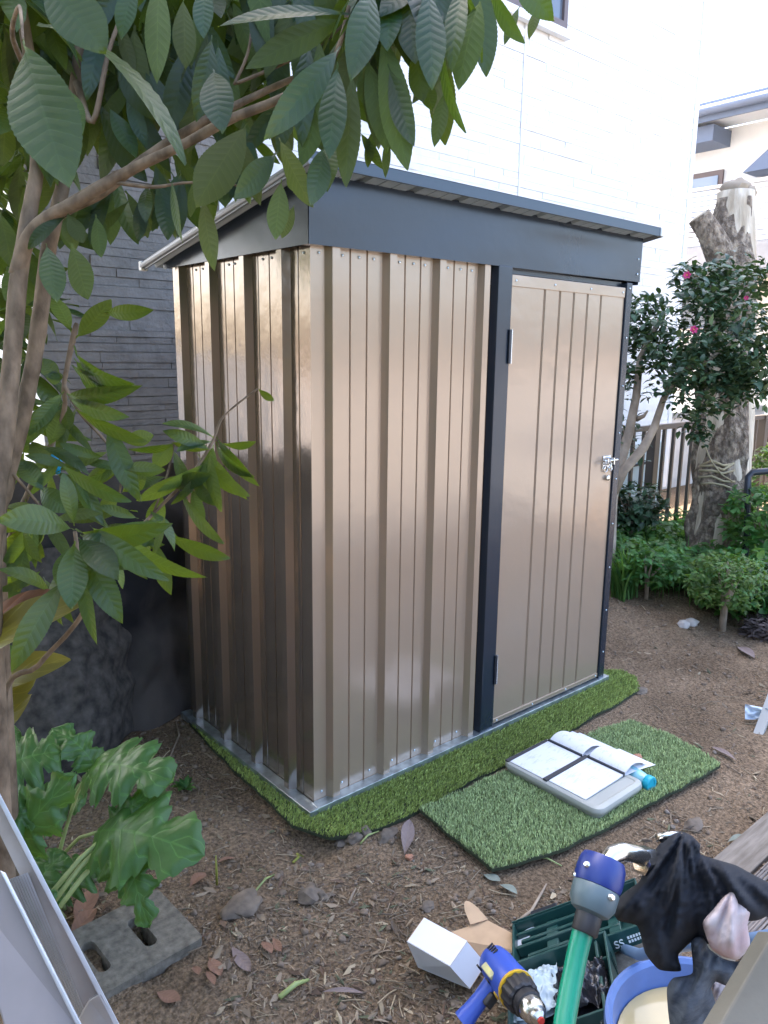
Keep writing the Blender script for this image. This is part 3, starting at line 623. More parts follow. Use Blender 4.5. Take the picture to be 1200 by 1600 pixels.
for _ in range(75):
    u, v = rnd(300, 745), rnd(-90, 95); v -= max(0, u-600)*.5; l_ = rnd(110, 185); an = R(rnd(-28, 24)+(u-520)*-.03)
    hl(u, v, u+l_*math.sin(an), v+l_*math.cos(an), l_*rnd(.24, .32), rnd(1.25, 1.6), None, rnd(-40, 40), rnd(0, 1) < .55, rnd(.02, .1))
for _ in range(85):
    u, v = rnd(40, 330), rnd(-80, 170); l_ = rnd(80, 150); an = R(rnd(-40, 40))
    hl(u, v, u+l_*math.sin(an), v+l_*math.cos(an), l_*rnd(.25, .34), rnd(1.4, 1.9), None, rnd(-45, 45), rnd(0, 1) < .65, rnd(.02, .1))
# long arching leaf: two bowed pieces share one curve
B0, T0 = P(58, 38, 1.08), P(290, 258, 1.02)
leaf(crown, B0, T0, .05, (UP*.8+CD*.5+RT*.4), .12, .15, 8, 28, .0015)
# whorls of hanging leaves fill the crown (random, in space)
def whorl(b, c, n, lmin, lmax, down=.55, axis=None, corr=.0005, nu=4, nv=9):
    ax = axis or V((rnd(-.6, .6), rnd(-.6, .6), rnd(.1, 1))).normalized(); a0 = rnd(0, 6.28)
    s1 = ax.orthogonal().normalized(); s2 = ax.cross(s1)
    for k in range(n):
        an = a0+k*2.4; o = s1*math.cos(an)+s2*math.sin(an); L_ = rnd(lmin, lmax)
        dirn = (o*rnd(.5, 1)+ax*rnd(-.1, .6)+V((0, 0, -down*rnd(.5, 1.7)))).normalized()
        up = (ax+V((0, 0, .8))+o*.3)
        leaf(b, c-ax*.02*k/n, c+dirn*L_, L_*rnd(.26, .34), up, rnd(.03, .12), rnd(.05, .25), nu, nv, corr)
cnt = 0
while cnt < 46:
    u, v, t = rnd(-80, 520), rnd(-120, 230), rnd(1.45, 2.1)
    if v > 190-max(0, u-260)*.35: continue
    if v > 150 and u > 120 and rnd(0, 1) < .6: continue
    whorl(crown, P(u, v, t), random.randint(5, 8), .12, .2, .8); cnt += 1
for _ in range(9): whorl(crown, P(rnd(520, 760), rnd(-140, -30), rnd(1.2, 1.5)), 7, .13, .2, .9)
for _ in range(10): whorl(crown, P(rnd(-60, 30), rnd(150, 560), rnd(1.6, 2.2)), 6, .1, .17, .6)
# the crown rises out of the frame; unseen whorls added to shade the yard
cnt = 0
while cnt < 400:
    c = V((rnd(-2.4, .2), rnd(-.7, 2.7), rnd(2.05, 3.9)))
    u, v, t = proj(c)
    if c.y > 1.6 and c.x > -.35: continue
    if t < .9 or (0 < u < 900 and v > 130-max(0, u-300)*.4): continue
    whorl(crown, c, 7, .14, .23, .7, corr=0); cnt += 1
cnt = 0  # more unseen whorls, added to block sun on the front soil
while cnt < 170:
    c = V((rnd(-.75, .3), rnd(.0, 1.62), rnd(2.3, 4.3))); u, v, t = proj(c)
    if 0 < u < 900 and v > 120-max(0, u-300)*.4: continue
    whorl(crown, c, 7, .15, .24, .7, corr=0); cnt += 1
for _ in range(260): whorl(crown, V((rnd(-3.3, -1.5), rnd(-1.2, .75), rnd(.7, 3.8))), 7, .15, .24, .7, corr=0)  # unseen whorls added at left to darken the shed side
for _ in range(60):
    k = rnd(0, 1); u, v = 70+430*k, 345-215*k+30*math.sin(k*3)+rnd(-45, 12); l_ = rnd(65, 125); an = R(rnd(-50, 50))
    hl(u, v, u+l_*math.sin(an), min(v+l_*math.cos(an), 400-.1*u), l_*rnd(.24, .32), rnd(1.4, 1.7), None, rnd(-45, 45), rnd(0, 1) < .55, rnd(.02, .12))
for _ in range(16): whorl(crown, P(rnd(-60, 45), rnd(230, 620), rnd(1.65, 2.3)), 7, .11, .18, .6)
crown.build('crown', M['loquat'], tree, smooth=0)
# ------------------------------------------------------------------ lower loquat shoots
M['loquat_young'] = leaf_mat('young_loquat_leaf', (.016, .052, .018), (.06, .10, .022), (.32, .44, .02), rough=.36, tf=.3, bump=.25)
sap = thing('loquat_sapling', (-.8, -.1, 0), 'slender young loquat shoots with green leaves in front of the shed side', 'sapling')
b = MB()
limb(b, [(-25, 1040, 1.75, 16), (20, 830, 1.72, 14), (95, 660, 1.66, 11), (100, 600, 1.62, 10), (115, 525, 1.6, 13), (120, 505, 1.6, 9)], ground=True)
limb(b, [(100, 600, 1.62, 9), (125, 645, 1.63, 8), (165, 690, 1.66, 6), (190, 730, 1.7, 6), (185, 780, 1.72, 5)])
limb(b, [(2, 1125, 1.6, 13), (60, 1040, 1.57, 12), (110, 985, 1.54, 11), (132, 945, 1.52, 10), (124, 880, 1.5, 10), (117, 830, 1.5, 9)], ground=True)
limb(b, [(128, 930, 1.52, 8), (175, 870, 1.75, 8), (240, 802, 1.88, 8), (300, 740, 1.88, 8), (332, 690, 1.88, 7), (350, 650, 1.88, 5), (403, 607, 1.88, 4)])
limb(b, [(240, 800, 1.88, 5), (262, 740, 1.88, 5), (272, 690, 1.88, 6)])
limb(b, [(20, 740, 1.55, 8), (50, 775, 1.58, 7), (70, 800, 1.6, 5)])
b.build('stem', M['bark'], sap, smooth=0)
sl = MB()
for a in [
 (118, 528, 174, 468, 38, 1.6, 1.55, 15, True), (164, 488, 240, 484, 30, 1.56, 1.5, 10), (112, 520, 82, 462, 32, 1.6, 1.6, 25, True), (116, 540, 206, 612, 24, 1.6, 1.55, 50), (118, 550, 212, 600, 18, 1.6, 1.5, 55),
 (116, 560, 168, 622, 34, 1.62, 1.66, 10, True), (112, 570, 185, 608, 20, 1.6, 1.54, 50), (100, 590, 72, 590, 26, 1.62, 1.6, 10, True), (104, 615, 222, 602, 34, 1.6, 1.5, 20), (108, 622, 202, 652, 30, 1.6, 1.5, 25),
 (100, 612, 44, 682, 30, 1.62, 1.56, 10), (95, 600, 62, 560, 30, 1.62, 1.6, 15), (108, 630, 230, 690, 22, 1.6, 1.55, 45), (100, 625, 108, 672, 26, 1.65, 1.66, 10, True),
 (168, 655, 219, 784, 38, 1.6, 1.56, 15), (92, 722, 205, 784, 28, 1.55, 1.5, 35), (188, 690, 240, 680, 30, 1.68, 1.7, 10, True), (190, 700, 268, 695, 14, 1.7, 1.66, 55), (185, 740, 136, 745, 30, 1.72, 1.74, 5, True),
 (185, 770, 158, 800, 28, 1.74, 1.72, 10, True), (190, 770, 228, 745, 30, 1.74, 1.72, 10, True),
 (335, 685, 254, 662, 16, 1.88, 1.8, 50), (338, 682, 406, 760, 20, 1.88, 1.82, 40), (338, 690, 398, 745, 18, 1.88, 1.82, 50), (332, 690, 276, 705, 18, 1.88, 1.82, 40), (330, 700, 346, 800, 24, 1.88, 1.86, 30, True), (334, 695, 322, 755, 30, 1.9, 1.9, 10, True),
 (300, 742, 336, 790, 22, 1.88, 1.85, 30), (272, 690, 240, 732, 32, 1.88, 1.85, 10, True), (270, 700, 300, 770, 24, 1.88, 1.86, 20), (262, 745, 205, 770, 22, 1.88, 1.82, 40), (340, 690, 400, 690, 14, 1.88, 1.85, 55),
 (262, 760, 330, 740, 30, 1.88, 1.84, 15), (255, 770, 235, 830, 34, 1.9, 1.9, 0, True), (402, 606, 428, 626, 14, 1.88, 1.9, 20), (280, 765, 350, 850, 22, 1.88, 1.8, 40), (300, 760, 320, 820, 22, 1.88, 1.86, 20, True),
 (116, 828, -5, 812, 54, 1.48, 1.36, 25), (118, 826, 270, 818, 38, 1.5, 1.4, 35), (116, 822, 98, 738, 30, 1.52, 1.5, 10), (140, 820, 264, 908, 40, 1.46, 1.36, 15), (125, 835, 205, 890, 56, 1.46, 1.4, 5), (122, 840, 186, 905, 50, 1.44, 1.36, -15),
 (117, 845, 112, 952, 54, 1.44, 1.36, 5), (130, 850, 192, 974, 48, 1.46, 1.4, 10), (105, 900, 18, 1050, 48, 1.44, 1.34, 10), (126, 860, 152, 1008, 26, 1.45, 1.4, 30), (115, 850, 88, 912, 34, 1.54, 1.52, 10, True),
 (200, 832, 324, 902, 26, 1.6, 1.5, 45, True), (240, 838, 268, 930, 28, 1.62, 1.58, 35, True), (210, 830, 160, 870, 30, 1.64, 1.6, 20), (80, 930, -5, 890, 22, 1.5, 1.4, 45), (40, 850, 28, 925, 32, 1.6, 1.6, 10, True), (60, 820, 30, 890, 30, 1.65, 1.6, 0, True), (70, 770, 30, 720, 36, 1.6, 1.6, 10), (60, 760, 110, 800, 40, 1.62, 1.6, 15),
 (80, 740, 50, 690, 34, 1.66, 1.66, 10, True), (75, 700, 95, 640, 34, 1.66, 1.66, 15, True), (40, 780, 60, 850, 40, 1.66, 1.66, 10), (20, 840, 70, 870, 44, 1.7, 1.7, 15)]:
    a = list(a); fl = a[8] if len(a) > 8 else False
    hl(*a[:8], flip=fl, bend=rnd(.06, .15), b=sl)
for u0, v0, n_ in ((95, 720, 14), (55, 800, 12), (150, 860, 10), (235, 815, 10), (100, 640, 8), (60, 900, 8), (40, 690, 8), (185, 720, 8), (320, 720, 8)):
    for _ in range(n_):
        u, v = u0+rnd(-25, 25), v0+rnd(-20, 20); l_ = rnd(60, 110); an = R(rnd(-130, 130)); t_ = rnd(1.58, 1.78) if u0 < 300 else rnd(1.86, 1.95)
        hl(u, v, u+l_*math.sin(an), v+l_*math.cos(an)*.8+15, l_*rnd(.2, .28), t_, t_-rnd(0, .06), rnd(-55, 55), rnd(0, 1) < .4, rnd(.06, .16), b=sl)
sl.build('foliage', M['loquat_young'], sap, smooth=0)
p = P(86, 722, 1.72); b = MB(); b.blob(p, .012, 0, 2, .9, (1, 1, 1.9)); tag(b.build('blue_tie', mat('blue_plastic_tie', (.02, .36, .62), .5), None, at=p, smooth=0), 'small bright blue plastic tie knotted among the left leaves', 'tie')
# =================================================================== acanthus (big lobed leaves) bottom left
M['acan'] = leaf_mat('acanthus_leaf', (.048, .15, .035), (.08, .19, .045), (.22, .46, .04), rough=.42, nv=7, tf=.25, bump=.5, island=.25)
M['petiole'] = mat('pale_green_stem', (.30, .36, .13), .5, var=.15, vs=20)
aca = thing('acanthus_plant', G(75, 1420), 'low plant with big glossy lobed leaves beside the concrete block', 'plant')
def lobed(b, B, T, wd, nrm, bend=.12, fold=.2, lobes=4, m=0, wave=.012):
    B, T = V(B), V(T); d = T-B; Ln = d.length; d /= Ln; n = (nrm-d*nrm.dot(d)).normalized(); s = d.cross(n)
    nv, nu = 44, 12; vs = []; uv = []; ph = rnd(0, 6)
    for j in range(nv+1):
        t = j/nv; env = math.sin(math.pi*min(1, t*.93+.07)**.9)**.7
        lo = (t*lobes) % 1; sh = .40+.60*(1-abs(lo-.42)/.58 if lo > .42 else lo/.42)**.75
        tooth = 1+.10*math.sin(t*lobes*2*math.pi*4)
        h = wd/2*env*sh*tooth if t < .97 else wd/2*env*.35
        c = B+d*Ln*t+n*(bend*Ln*4*t*(1-t)-.12*Ln*t*t)
        for i in range(nu+1):
            q = 2*i/nu-1; sweep = .13*Ln*abs(q)*sh*(.4+.6*t)
            z = fold*abs(q)*h*(1-.9*abs(q)) - .25*h*q*q + wave*math.sin(ph+t*lobes*6.28+abs(q)*4)*abs(q)
            vs.append(c+s*(q*h)+d*(sweep-.05*Ln*abs(q))+n*z); uv.append((i/nu, t))
    b.add(vs, [(j*(nu+1)+i, j*(nu+1)+i+1, (j+1)*(nu+1)+i+1, (j+1)*(nu+1)+i) for j in range(nv) for i in range(nu)], m, uv)
    return c
def hlob(bx, by, tx, ty, wpx, t0, t1, upk=.8, roll=0, lobes=4, bend=.12):
    B, T = P(bx, by, t0), P(tx, ty, t1); d = (T-B).normalized()
    n = (CD*(1-upk)+V((0, 0, 1))*upk); n = n-d*n.dot(d); n.normalize(); n = Matrix.Rotation(R(roll), 3, d) @ n
    # foreshortening: widen so that the projected width matches
    s = d.cross(n); scr = math.hypot(s.dot(RT), s.dot(UP)); wd = wpx*(t0+t1)/2/F/max(.45, scr)
    o = MB(); lobed(o, B, T, wd, n, bend, .16, lobes, wave=.007); return o
base = G(78, 1425)
for a, pet in [((140, 1202, 258, 1208, 96, 1.95, 1.8, .6, 0, 4), True), ((150, 1200, 84, 1132, 44, 1.96, 1.98, .6, 20, 3), False), ((-20, 1215, 92, 1168, 120, 1.85, 1.9, .6, 0, 4), True), ((20, 1345, 100, 1218, 112, 1.75, 1.68, .45, 5, 4), True),
          ((152, 1300, 302, 1322, 128, 1.85, 1.68, .55, 0, 3), True), ((170, 1298, 232, 1238, 70, 1.84, 1.84, .6, 0, 3), False), ((208, 1312, 226, 1446, 80, 1.8, 1.66, .35, 10, 4), False), ((40, 1420, 95, 1330, 100, 1.8, 1.84, .5, -10, 4), True),
          ((-30, 1290, 60, 1265, 90, 1.7, 1.7, .6, 10, 4), True), ((50, 1260, 130, 1240, 70, 2.0, 2.0, .6, -10, 4), True), ((90, 1400, 170, 1330, 70, 1.95, 2.0, .7, 0, 5), True), ((30, 1450, 75, 1400, 70, 1.75, 1.7, .4, 0, 4), True), ((160, 1330, 200, 1400, 60, 1.92, 1.85, .4, 20, 4), False), ((-40, 1180, 30, 1140, 90, 1.95, 2.0, .6, 0, 4), True)]:
    o = hlob(*a).build('leaf', M['acan'], aca, smooth=0)
    if pet:
        e = P(a[0], a[1], a[5]); st = base+V((rnd(-.05, .05), rnd(-.05, .05), 0)); mid = st.lerp(e, .5)+V((0, 0, .05)); b = MB()
        b.tube([st, st.lerp(mid, .5)+V((0, 0, .02)), mid, mid.lerp(e, .5)+V((0, 0, .015)), e], [.007, .006, .005, .0045, .004], 8); b.build('petiole', M['petiole'], aca, smooth=0)
for q in ((75, 1402, 172, 1300), (80, 1415, 168, 1312), (85, 1428, 172, 1328)):
    b = MB(); a_, e = P(q[0], q[1], 1.72), P(q[2], q[3], 1.84); b.tube([base, a_.lerp(base, .3), a_, a_.lerp(e, .5)+V((0, 0, .012)), e], [.008, .007, .0065, .006, .005], 8); b.build('petiole', M['petiole'], aca, smooth=0)
# broad-leaved yellowing plant at the left edge
M['yel'] = leaf_mat('yellowing_strap_leaf', (.16, .16, .03), (.28, .2, .05), (.5, .42, .05), rough=.45, nv=3, tf=.35, bump=.3, island=.35)
M['brn'] = leaf_mat('browned_leaf', (.20, .10, .045), (.2, .11, .05), (.3, .14, .05), rough=.6, nv=3, tf=.3, bump=.3)
asp = thing('strap_leaf_plant', G(-30, 1230), 'plant with long strap leaves turning yellow and brown at the left edge', 'plant')
for a, mm in (((-40, 1030, 140, 935, 52, 1.50, 1.44), 'yel'), ((-30, 990, 128, 930, 40, 1.52, 1.47), 'brn'), ((-20, 985, 120, 935, 40, 1.72, 1.66), 'brn'), ((-30, 1080, 110, 1030, 44, 1.72, 1.7), 'yel'), ((-20, 1110, 55, 1060, 50, 1.72, 1.72), 'yel'), ((-40, 1040, 30, 1020, 40, 1.66, 1.66), 'acan'), ((-10, 1150, 50, 1085, 34, 1.75, 1.76), 'yel')):
    b = MB(); B, T = P(a[0], a[1], a[5]), P(a[2], a[3], a[6]); leaf(b, B, T, a[4]*a[5]/F*1.2, V((0, 0, 1))*.5+CD*.6, .1, .25, 6, 16, 0, 'strap', 0, 0); b.build('leaf', M[mm], asp, smooth=0)
st = G(-30, 1230); b = MB()
for k in range(4): b.tube([st+V((rnd(-.03, .03), rnd(-.03, .03), 0)), P(-30+k*8, 1090-k*15, 1.74), P(-25, 1020+k*25, 1.7)], .005, 6)
b.build('petiole', M['petiole'], asp, smooth=0)
p = G(30, 1175, 0); b = MB(); m_ = Matrix.Translation((p.x-.03, p.y+.03, .05)) @ Matrix.Rotation(R(28), 4, 'Z') @ Matrix.Rotation(R(-9), 4, 'Y')
b.box((-.11, -.05, -.06), (.09, .06, .035), 0, m_); tag(b.build('wood_offcut', mat('orange_pine', (.42, .19, .075), .7, col2=(.52, .27, .12), vs=6, bump=.3, bs=20, bd=.003, sc=(1, 9, 9)), None, at=(p.x, p.y, 0), bevel=.004), 'orange sawn wood block lying among leaves at the left edge', 'wood block')
# =================================================================== black sheet over the low wall
def sheetf(i, j):
    x = -1.7+1.78*i; t = j
    y = .905+.13*t+.06*math.sin(x*3+1)*(1-t)+.09*noise.noise(V((x*2.6, t*1.8, 3)))+.03*noise.noise(V((x*7, t*3, 8)))+.07*noise.noise(V((x*4, t*4.5, 12)))+.03*noise.noise(V((x*9+t*5, t*3, 21)))-.06*abs(noise.noise(V((x*2.2+t*1.4, t*2.4-x, 31))))-.03*abs(noise.noise(V((x*6-t*2, t*5, 41))))
    y += .02*math.sin(x*14+t*3)*(1-t)*.5 + .05*max(0, -x-.5)*(1-t)
    z = 1.04*t-.01+.02*noise.noise(V((x*4, t*4, 1)))
    if t < .16: y -= (.16-t)*.25
    return V((x, y, z))
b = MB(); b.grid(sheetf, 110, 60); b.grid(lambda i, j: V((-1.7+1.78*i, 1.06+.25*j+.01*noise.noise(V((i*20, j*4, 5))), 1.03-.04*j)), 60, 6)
tag(b.build('ground_sheet', M['sheet_sun'], None, at=(-.8, .95, 0), smooth=0), 'black fabric sheet draped over a low wall behind the left plants', 'sheet')
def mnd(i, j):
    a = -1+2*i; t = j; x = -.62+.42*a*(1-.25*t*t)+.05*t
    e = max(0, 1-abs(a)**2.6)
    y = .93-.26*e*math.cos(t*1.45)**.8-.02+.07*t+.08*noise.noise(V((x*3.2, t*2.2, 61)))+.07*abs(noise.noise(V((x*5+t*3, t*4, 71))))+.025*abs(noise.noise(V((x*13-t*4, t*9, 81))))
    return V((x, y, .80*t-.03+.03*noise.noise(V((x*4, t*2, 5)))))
b = MB(); b.grid(mnd, 60, 50); tag(b.build('sunlit_sheet_bulge', mat('sunlit_fabric_tone', (.028, .025, .022), .95, col2=(.115, .10, .086), vs=26, vlo=.3, vhi=.7, bump=.6, bs=120, bd=.003), None, at=(-.62, .8, 0), smooth=0), 'rounded mound added before the black sheet, sunlight put into its grey brown colour', 'mound')  # added bulge; the sheet's sunlit part is painted in as grey brown
b = MB(); b.box((-1.68, 1.1, -.1), (.06, 1.3, .98)); tag(b.build('low_wall', M['concrete'], None, at=(-.8, 1.2, 0)), 'low concrete wall hidden under the black sheet beside the house', 'wall')
# =================================================================== concrete block with two slots
bz = .022
c0, c1, c2 = [G(u, v, bz) for u, v in ((246, 1388), (318, 1464), (186, 1588))]
for q in (c0, c1, c2): q.z = 0
e1 = (c1-c0); e2 = (c2-c1); e2 = (e2-e1*e2.dot(e1)/e1.length_squared); l1, l2 = e1.length, .36; e1.normalize(); e2.normalize()
bm_ = bmesh.new()
blk_m = Matrix(((e1.x, e2.x, 0, c0.x), (e1.y, e2.y, 0, c0.y), (0, 0, 1, 0), (0, 0, 0, 1)))
outer = [(x, y) for x, y in rrect(0, l1, 0, l2, .012, 3)]
slots = []
for yc in (.105, .225): slots.append([(l1*.5+x, y+yc) for x, y in rrect(-.06, .06, -.0165, .0165, .016, 5)])
pts2 = [V(p) for p in outer]; edges = [(i, (i+1) % len(outer)) for i in range(len(outer))]
for sl_ in slots:
    k = len(pts2); pts2 += [V(p) for p in sl_]; edges += [(k+i, k+(i+1) % len(sl_)) for i in range(len(sl_))]
vv = geometry.delaunay_2d_cdt(pts2, edges, [], 0, 1e-6)[0]
def okd(f):
    cx = sum(vv[i].x for i in f)/len(f); cy = sum(vv[i].y for i in f)/len(f)
    return not any(inside(s_, cx, cy) for s_ in slots)
ff = [f for f in geometry.delaunay_2d_cdt(pts2, edges, [], 0, 1e-6)[2] if okd(f)]
b = MB(); n_ = len(vv)
top = [blk_m @ V((p.x, p.y, bz)) for p in vv]; bot = [blk_m @ V((p.x, p.y, -.03)) for p in vv]
b.add(top+bot, [tuple(f) for f in ff]+[tuple(n_+i for i in f[::-1]) for f in ff]+[(a_, c_, n_+c_, n_+a_) for a_, c_ in edges])
M['oldconc'] = mat('weathered_concrete', (.10, .088, .066), .92, col2=(.215, .192, .152), vs=48, vlo=.3, vhi=.7, bump=.8, bs=70, bd=.005)
bmx = b.build('concrete_block', M['oldconc'], None, at=(-.72, -.3, 0)); tag(bmx, 'weathered grey concrete block with two slots beside the lobed plant', 'block')
bpy.context.view_layer.update()
bm_.from_mesh(bmx.data); bmesh.ops.recalc_face_normals(bm_, faces=bm_.faces); bm_.to_mesh(bmx.data); bm_.free()
# =================================================================== aluminium stepladder, bottom left corner
M['alu'] = mat('brushed_aluminium', (.50, .51, .52), .42, .6, var=.1, vs=30, bump=.1, bs=40, bd=.002)
M['alu2'] = mat('dull_anodised_face', (.25, .23, .225), .55, .25, var=.08, vs=12)
M['aludirt'] = mat('dirty_channel', (.30, .26, .22), .7, .2, col2=(.42, .38, .34), vs=14)
lad = thing('stepladder', P(60, 1700, .85), 'silver aluminium stepladder leaning into the bottom left corner', 'ladder')
def plate(b, pts, depth_dir, th, m=0): b.prism(pts, depth_dir*th, m)
back = (P(90, 1430, .9)-P(90, 1430, .8)).normalized()
# outer channel rail: thin bright lip + recessed dirty web
b = MB(); plate(b, [P(-40, 1180, .80), P(-32, 1178, .80), P(215, 1655, .72), P(205, 1655, .72)], back, .03); b.build('rail', M['alu'], lad, bevel=.0006)
b = MB(); plate(b, [P(-60, 1180, .815), P(-38, 1180, .815), P(206, 1655, .735), P(170, 1655, .735)], back, .004); b.build('rail_web', M['aludirt'], lad)
# steps seen edge on
for q in ((-5, 1368, 44, 1362, 132, 1578, 62, 1450), ):
    b = MB()
    for k in range(9):
        f = k/9; g_ = (k+.82)/9
        def L_(u0, v0, u1, v1, t, d): return P(u0+(u1-u0)*t, v0+(v1-v0)*t, d)
        b.prism([L_(8, 1376, 44, 1363, f, .775), L_(8, 1376, 44, 1363, g_, .775), L_(112, 1610, 133, 1578, g_, .745), L_(112, 1610, 133, 1578, f, .745)], back*.012)
    b.build('tread', M['alu'], lad)
b = MB(); plate(b, [P(118, 1600, .74), P(140, 1562, .74), P(158, 1552, .735), P(215, 1660, .72), P(150, 1680, .72)], back, .02); b.build('tread', M['alu'], lad, bevel=.001)
b = MB(); plate(b, [P(-60, 1378, .745), P(0, 1362, .745), P(8, 1366, .745), P(138, 1625, .69), P(20, 1650, .68)], back, .025); b.build('rail', M['alu2'], lad, bevel=.0015)
b = MB(); plate(b, [P(0, 1360, .744), P(9, 1364, .744), P(142, 1628, .688), P(133, 1630, .688)], -back, .008); b.build('rail_lip', M['alu'], lad, bevel=.001)
# the same rails run on down to the ground below the frame
for a, e, hw, m2 in ((P(-36, 1179, .80), P(210, 1655, .72), .003, 'alu'), (P(-49, 1180, .815), P(188, 1655, .735), .012, 'aludirt'), (P(-25, 1372, .745), P(79, 1640, .685), .032, 'alu2')):
    d = (e-a).normalized(); q = e+d*((e.z+.02)/-d.z); b = MB(); b.bar(e+d*.002, q, .02, hw*2, (CAM-e), 0); b.build('leg', M[m2], lad)
# =================================================================== dead trunk
M['dead'] = mat('bare_dead_wood', (.42, .34, .24), .85, col2=(.72, .63, .49), vs=18, bump=1, bs=22, bd=.03, sc=(1, 1, .1))
M['deadbark'] = mat('rotting_bark', (.17, .13, .095), .95, col2=(.46, .37, .27), vs=26, bump=1, bs=40, bd=.05, sc=(1, 1, .7), vlo=.44, vhi=.66)
dt = 5.4; dbase = P(1122, 880, dt)
dead = thing('dead_tree', (dbase.x, dbase.y, 0), 'tall sawn off dead trunk with flaking dark bark behind the camellia', 'tree')
def rough_col(pts, rad, n, amp, fr, seed, arc=None):
    b = MB(); k = len(pts); pp = []; rr = []
    for i in range(k-1):
        for q in range(10): t = q/10; pp.append(pts[i].lerp(pts[i+1], t)); rr.append(rad[i]+(rad[i+1]-rad[i])*t)
    pp.append(pts[-1]); rr.append(rad[-1]); vs = []
    a1 = V((1, 0, 0)); a2 = V((0, 1, 0))
    a0, a3 = arc or (0, 2*math.pi); closed = arc is None; nn = n if closed else n+1
    for i, c in enumerate(pp):
        for j in range(nn):
            an = a0+(a3-a0)*j/n; o = a1*math.cos(an)+a2*math.sin(an)
            q = c+o*rr[i]; k_ = amp*noise.fractal(V((q.x*fr+seed, q.y*fr, q.z*fr*.35)), 1, 2.2, 5)
            ed = 0 if closed else .035*(max(0, 1-min(j, n-j)/3))
            vs.append(c+o*(rr[i]*(1+k_)-ed))
    fs = [(i*nn+j, i*nn+(j+1) % nn, (i+1)*nn+(j+1) % nn, (i+1)*nn+j) for i in range(len(pp)-1) for j in range(n)]
    if closed: fs.append(tuple(range((len(pp)-1)*nn, len(pp)*nn)))
    b.add(vs, fs); return b
c_ = [P(1118, 895, dt), P(1124, 800, dt), P(1130, 700, dt), P(1138, 560, dt), P(1144, 450, dt), P(1150, 300, dt)]
c_[0].z = -.05
rough_col(c_, [.19, .185, .19, .175, .165, .125], 48, .13, 5, 3).build('trunk', M['dead'], dead, smooth=0)
cs = [V((p.x, p.y, p.z)) for p in c_]
rough_col([p+V((-.012, -.008, 0)) for p in cs[:5]]+[cs[5]+V((-.01, -.01, -.05))], [.205, .195, .197, .182, .172, .128], 60, .26, 9, 8, (R(118), R(262))).build('bark', M['deadbark'], dead, smooth=0)
br = [P(1152, 440, dt), P(1128, 400, dt-.05), P(1108, 362, dt-.1), P(1092, 338, dt-.12)]
b = MB(); b.tube([br[0].lerp(br[1], .0), br[1], br[2], br[3]], [.12, .10, .085, .07], 18, wob=.3, wsc=8); b.build('sawn_branch', M['deadbark'], dead, smooth=45)
b = MB(); b.tube([br[3]+(br[3]-br[2]).normalized()*.001, br[3]+(br[3]-br[2]).normalized()*.006], .062, 18); b.build('cut_face', M['dead'], dead)
b = MB(); tp = P(1150, 300, dt); b.blob(tp+V((0, 0, .02)), .085, 0, 3, .6, (1, 1, .9)); b.blob(tp+V((.05, -.07, -.01)), .05, 0, 2, .6, (1, 1, .8)); b.build('stub', mat('grey_cut_wood', (.33, .27, .20), .9, var=.2, bump=.5), dead, smooth=50)
b = MB()
for k in range(5): y_ = 722+k*9+rnd(-3, 3); b.tube([P(1092+rnd(-4, 4), y_+rnd(-4, 4), dt-.2), P(1112, y_+rnd(-5, 5), dt-.235), P(1130, y_+rnd(-3, 6), dt-.235), P(1146+rnd(-6, 4), y_+rnd(-6, 8), dt-.2)], .008, 6, wob=.4)
b.tube([P(1098, 690, dt-.22), P(1112, 722, dt-.25), P(1128, 742, dt-.25), P(1144, 752, dt-.22)], .005, 6); b.build('straw_rope', mat('straw_rope', (.36, .30, .18), .9), dead, smooth=0)
# =================================================================== camellia
M['cam'] = leaf_mat('camellia_leaf', (.052, .108, .052), (.07, .12, .05), (.09, .17, .03), rough=.34, nv=8, tf=.15, bump=.2, island=.45, veincol=1.2)
cb = G(945, 930)
camel = thing('camellia_tree', (cb.x, cb.y, 0), 'dark green camellia tree with a few pink flowers beside the shed door', 'tree')
M['cbark'] = mat('camellia_bark', (.33, .26, .19), .85, var=.25, vs=14, bump=.3)
b = MB(); b.tube([V((cb.x, cb.y, -.05)), P(950, 860, 4.72), P(955, 780, 4.75), P(968, 720, 4.78), P(982, 680, 4.78), P(994, 620, 4.8), P(1000, 560, 4.8), P(1030, 500, 4.8)], [.06, .05, .042, .037, .031, .026, .02, .014], 12, wob=.15, wsc=8)
b.tube([P(956, 775, 4.75), P(975, 735, 4.7), P(1005, 700, 4.66), P(1022, 668, 4.65), P(1036, 625, 4.65), P(1060, 580, 4.6), P(1090, 520, 4.6)], [.034, .03, .026, .023, .02, .016, .011], 10, wob=.15, wsc=8)
b.tube([P(994, 655, 4.79), P(1006, 650, 4.75), P(1012, 642, 4.73)], [.018, .012, .006], 8)
b.tube([P(1060, 580, 4.6), P(1110, 560, 4.55), P(1150, 530, 4.5)], [.02, .014, .008], 8)
b.build('trunk', M['cbark'], camel, smooth=0)
b = MB(); vol = [((1085, 520, 4.65), 1.12, 105, 92), ((1020, 540, 4.8), .9, 78, 85), ((1150, 505, 4.5), .9, 85, 90), ((985, 560, 4.85), .6, 45, 75), ((1100, 600, 4.55), .9, 75, 55), ((1165, 590, 4.5), .5, 50, 50), ((1090, 450, 4.7), .8, 60, 42), ((1140, 440, 4.7), .7, 60, 40), ((1000, 500, 4.9), .6, 45, 50), ((1180, 560, 4.6), .7, 55, 70), ((1110, 560, 4.7), .9, 90, 70)]
def small_leaf(b, c, L_, up, wf=.5, nu=2, nv=4, kind='round'):
    d = V((rnd(-1, 1), rnd(-1, 1), rnd(-.7, .45))).normalized()
    leaf(b, c, c+d*L_, L_*wf, up, rnd(.02, .12), rnd(.1, .35), nu, nv, 0, kind, 0, 0)
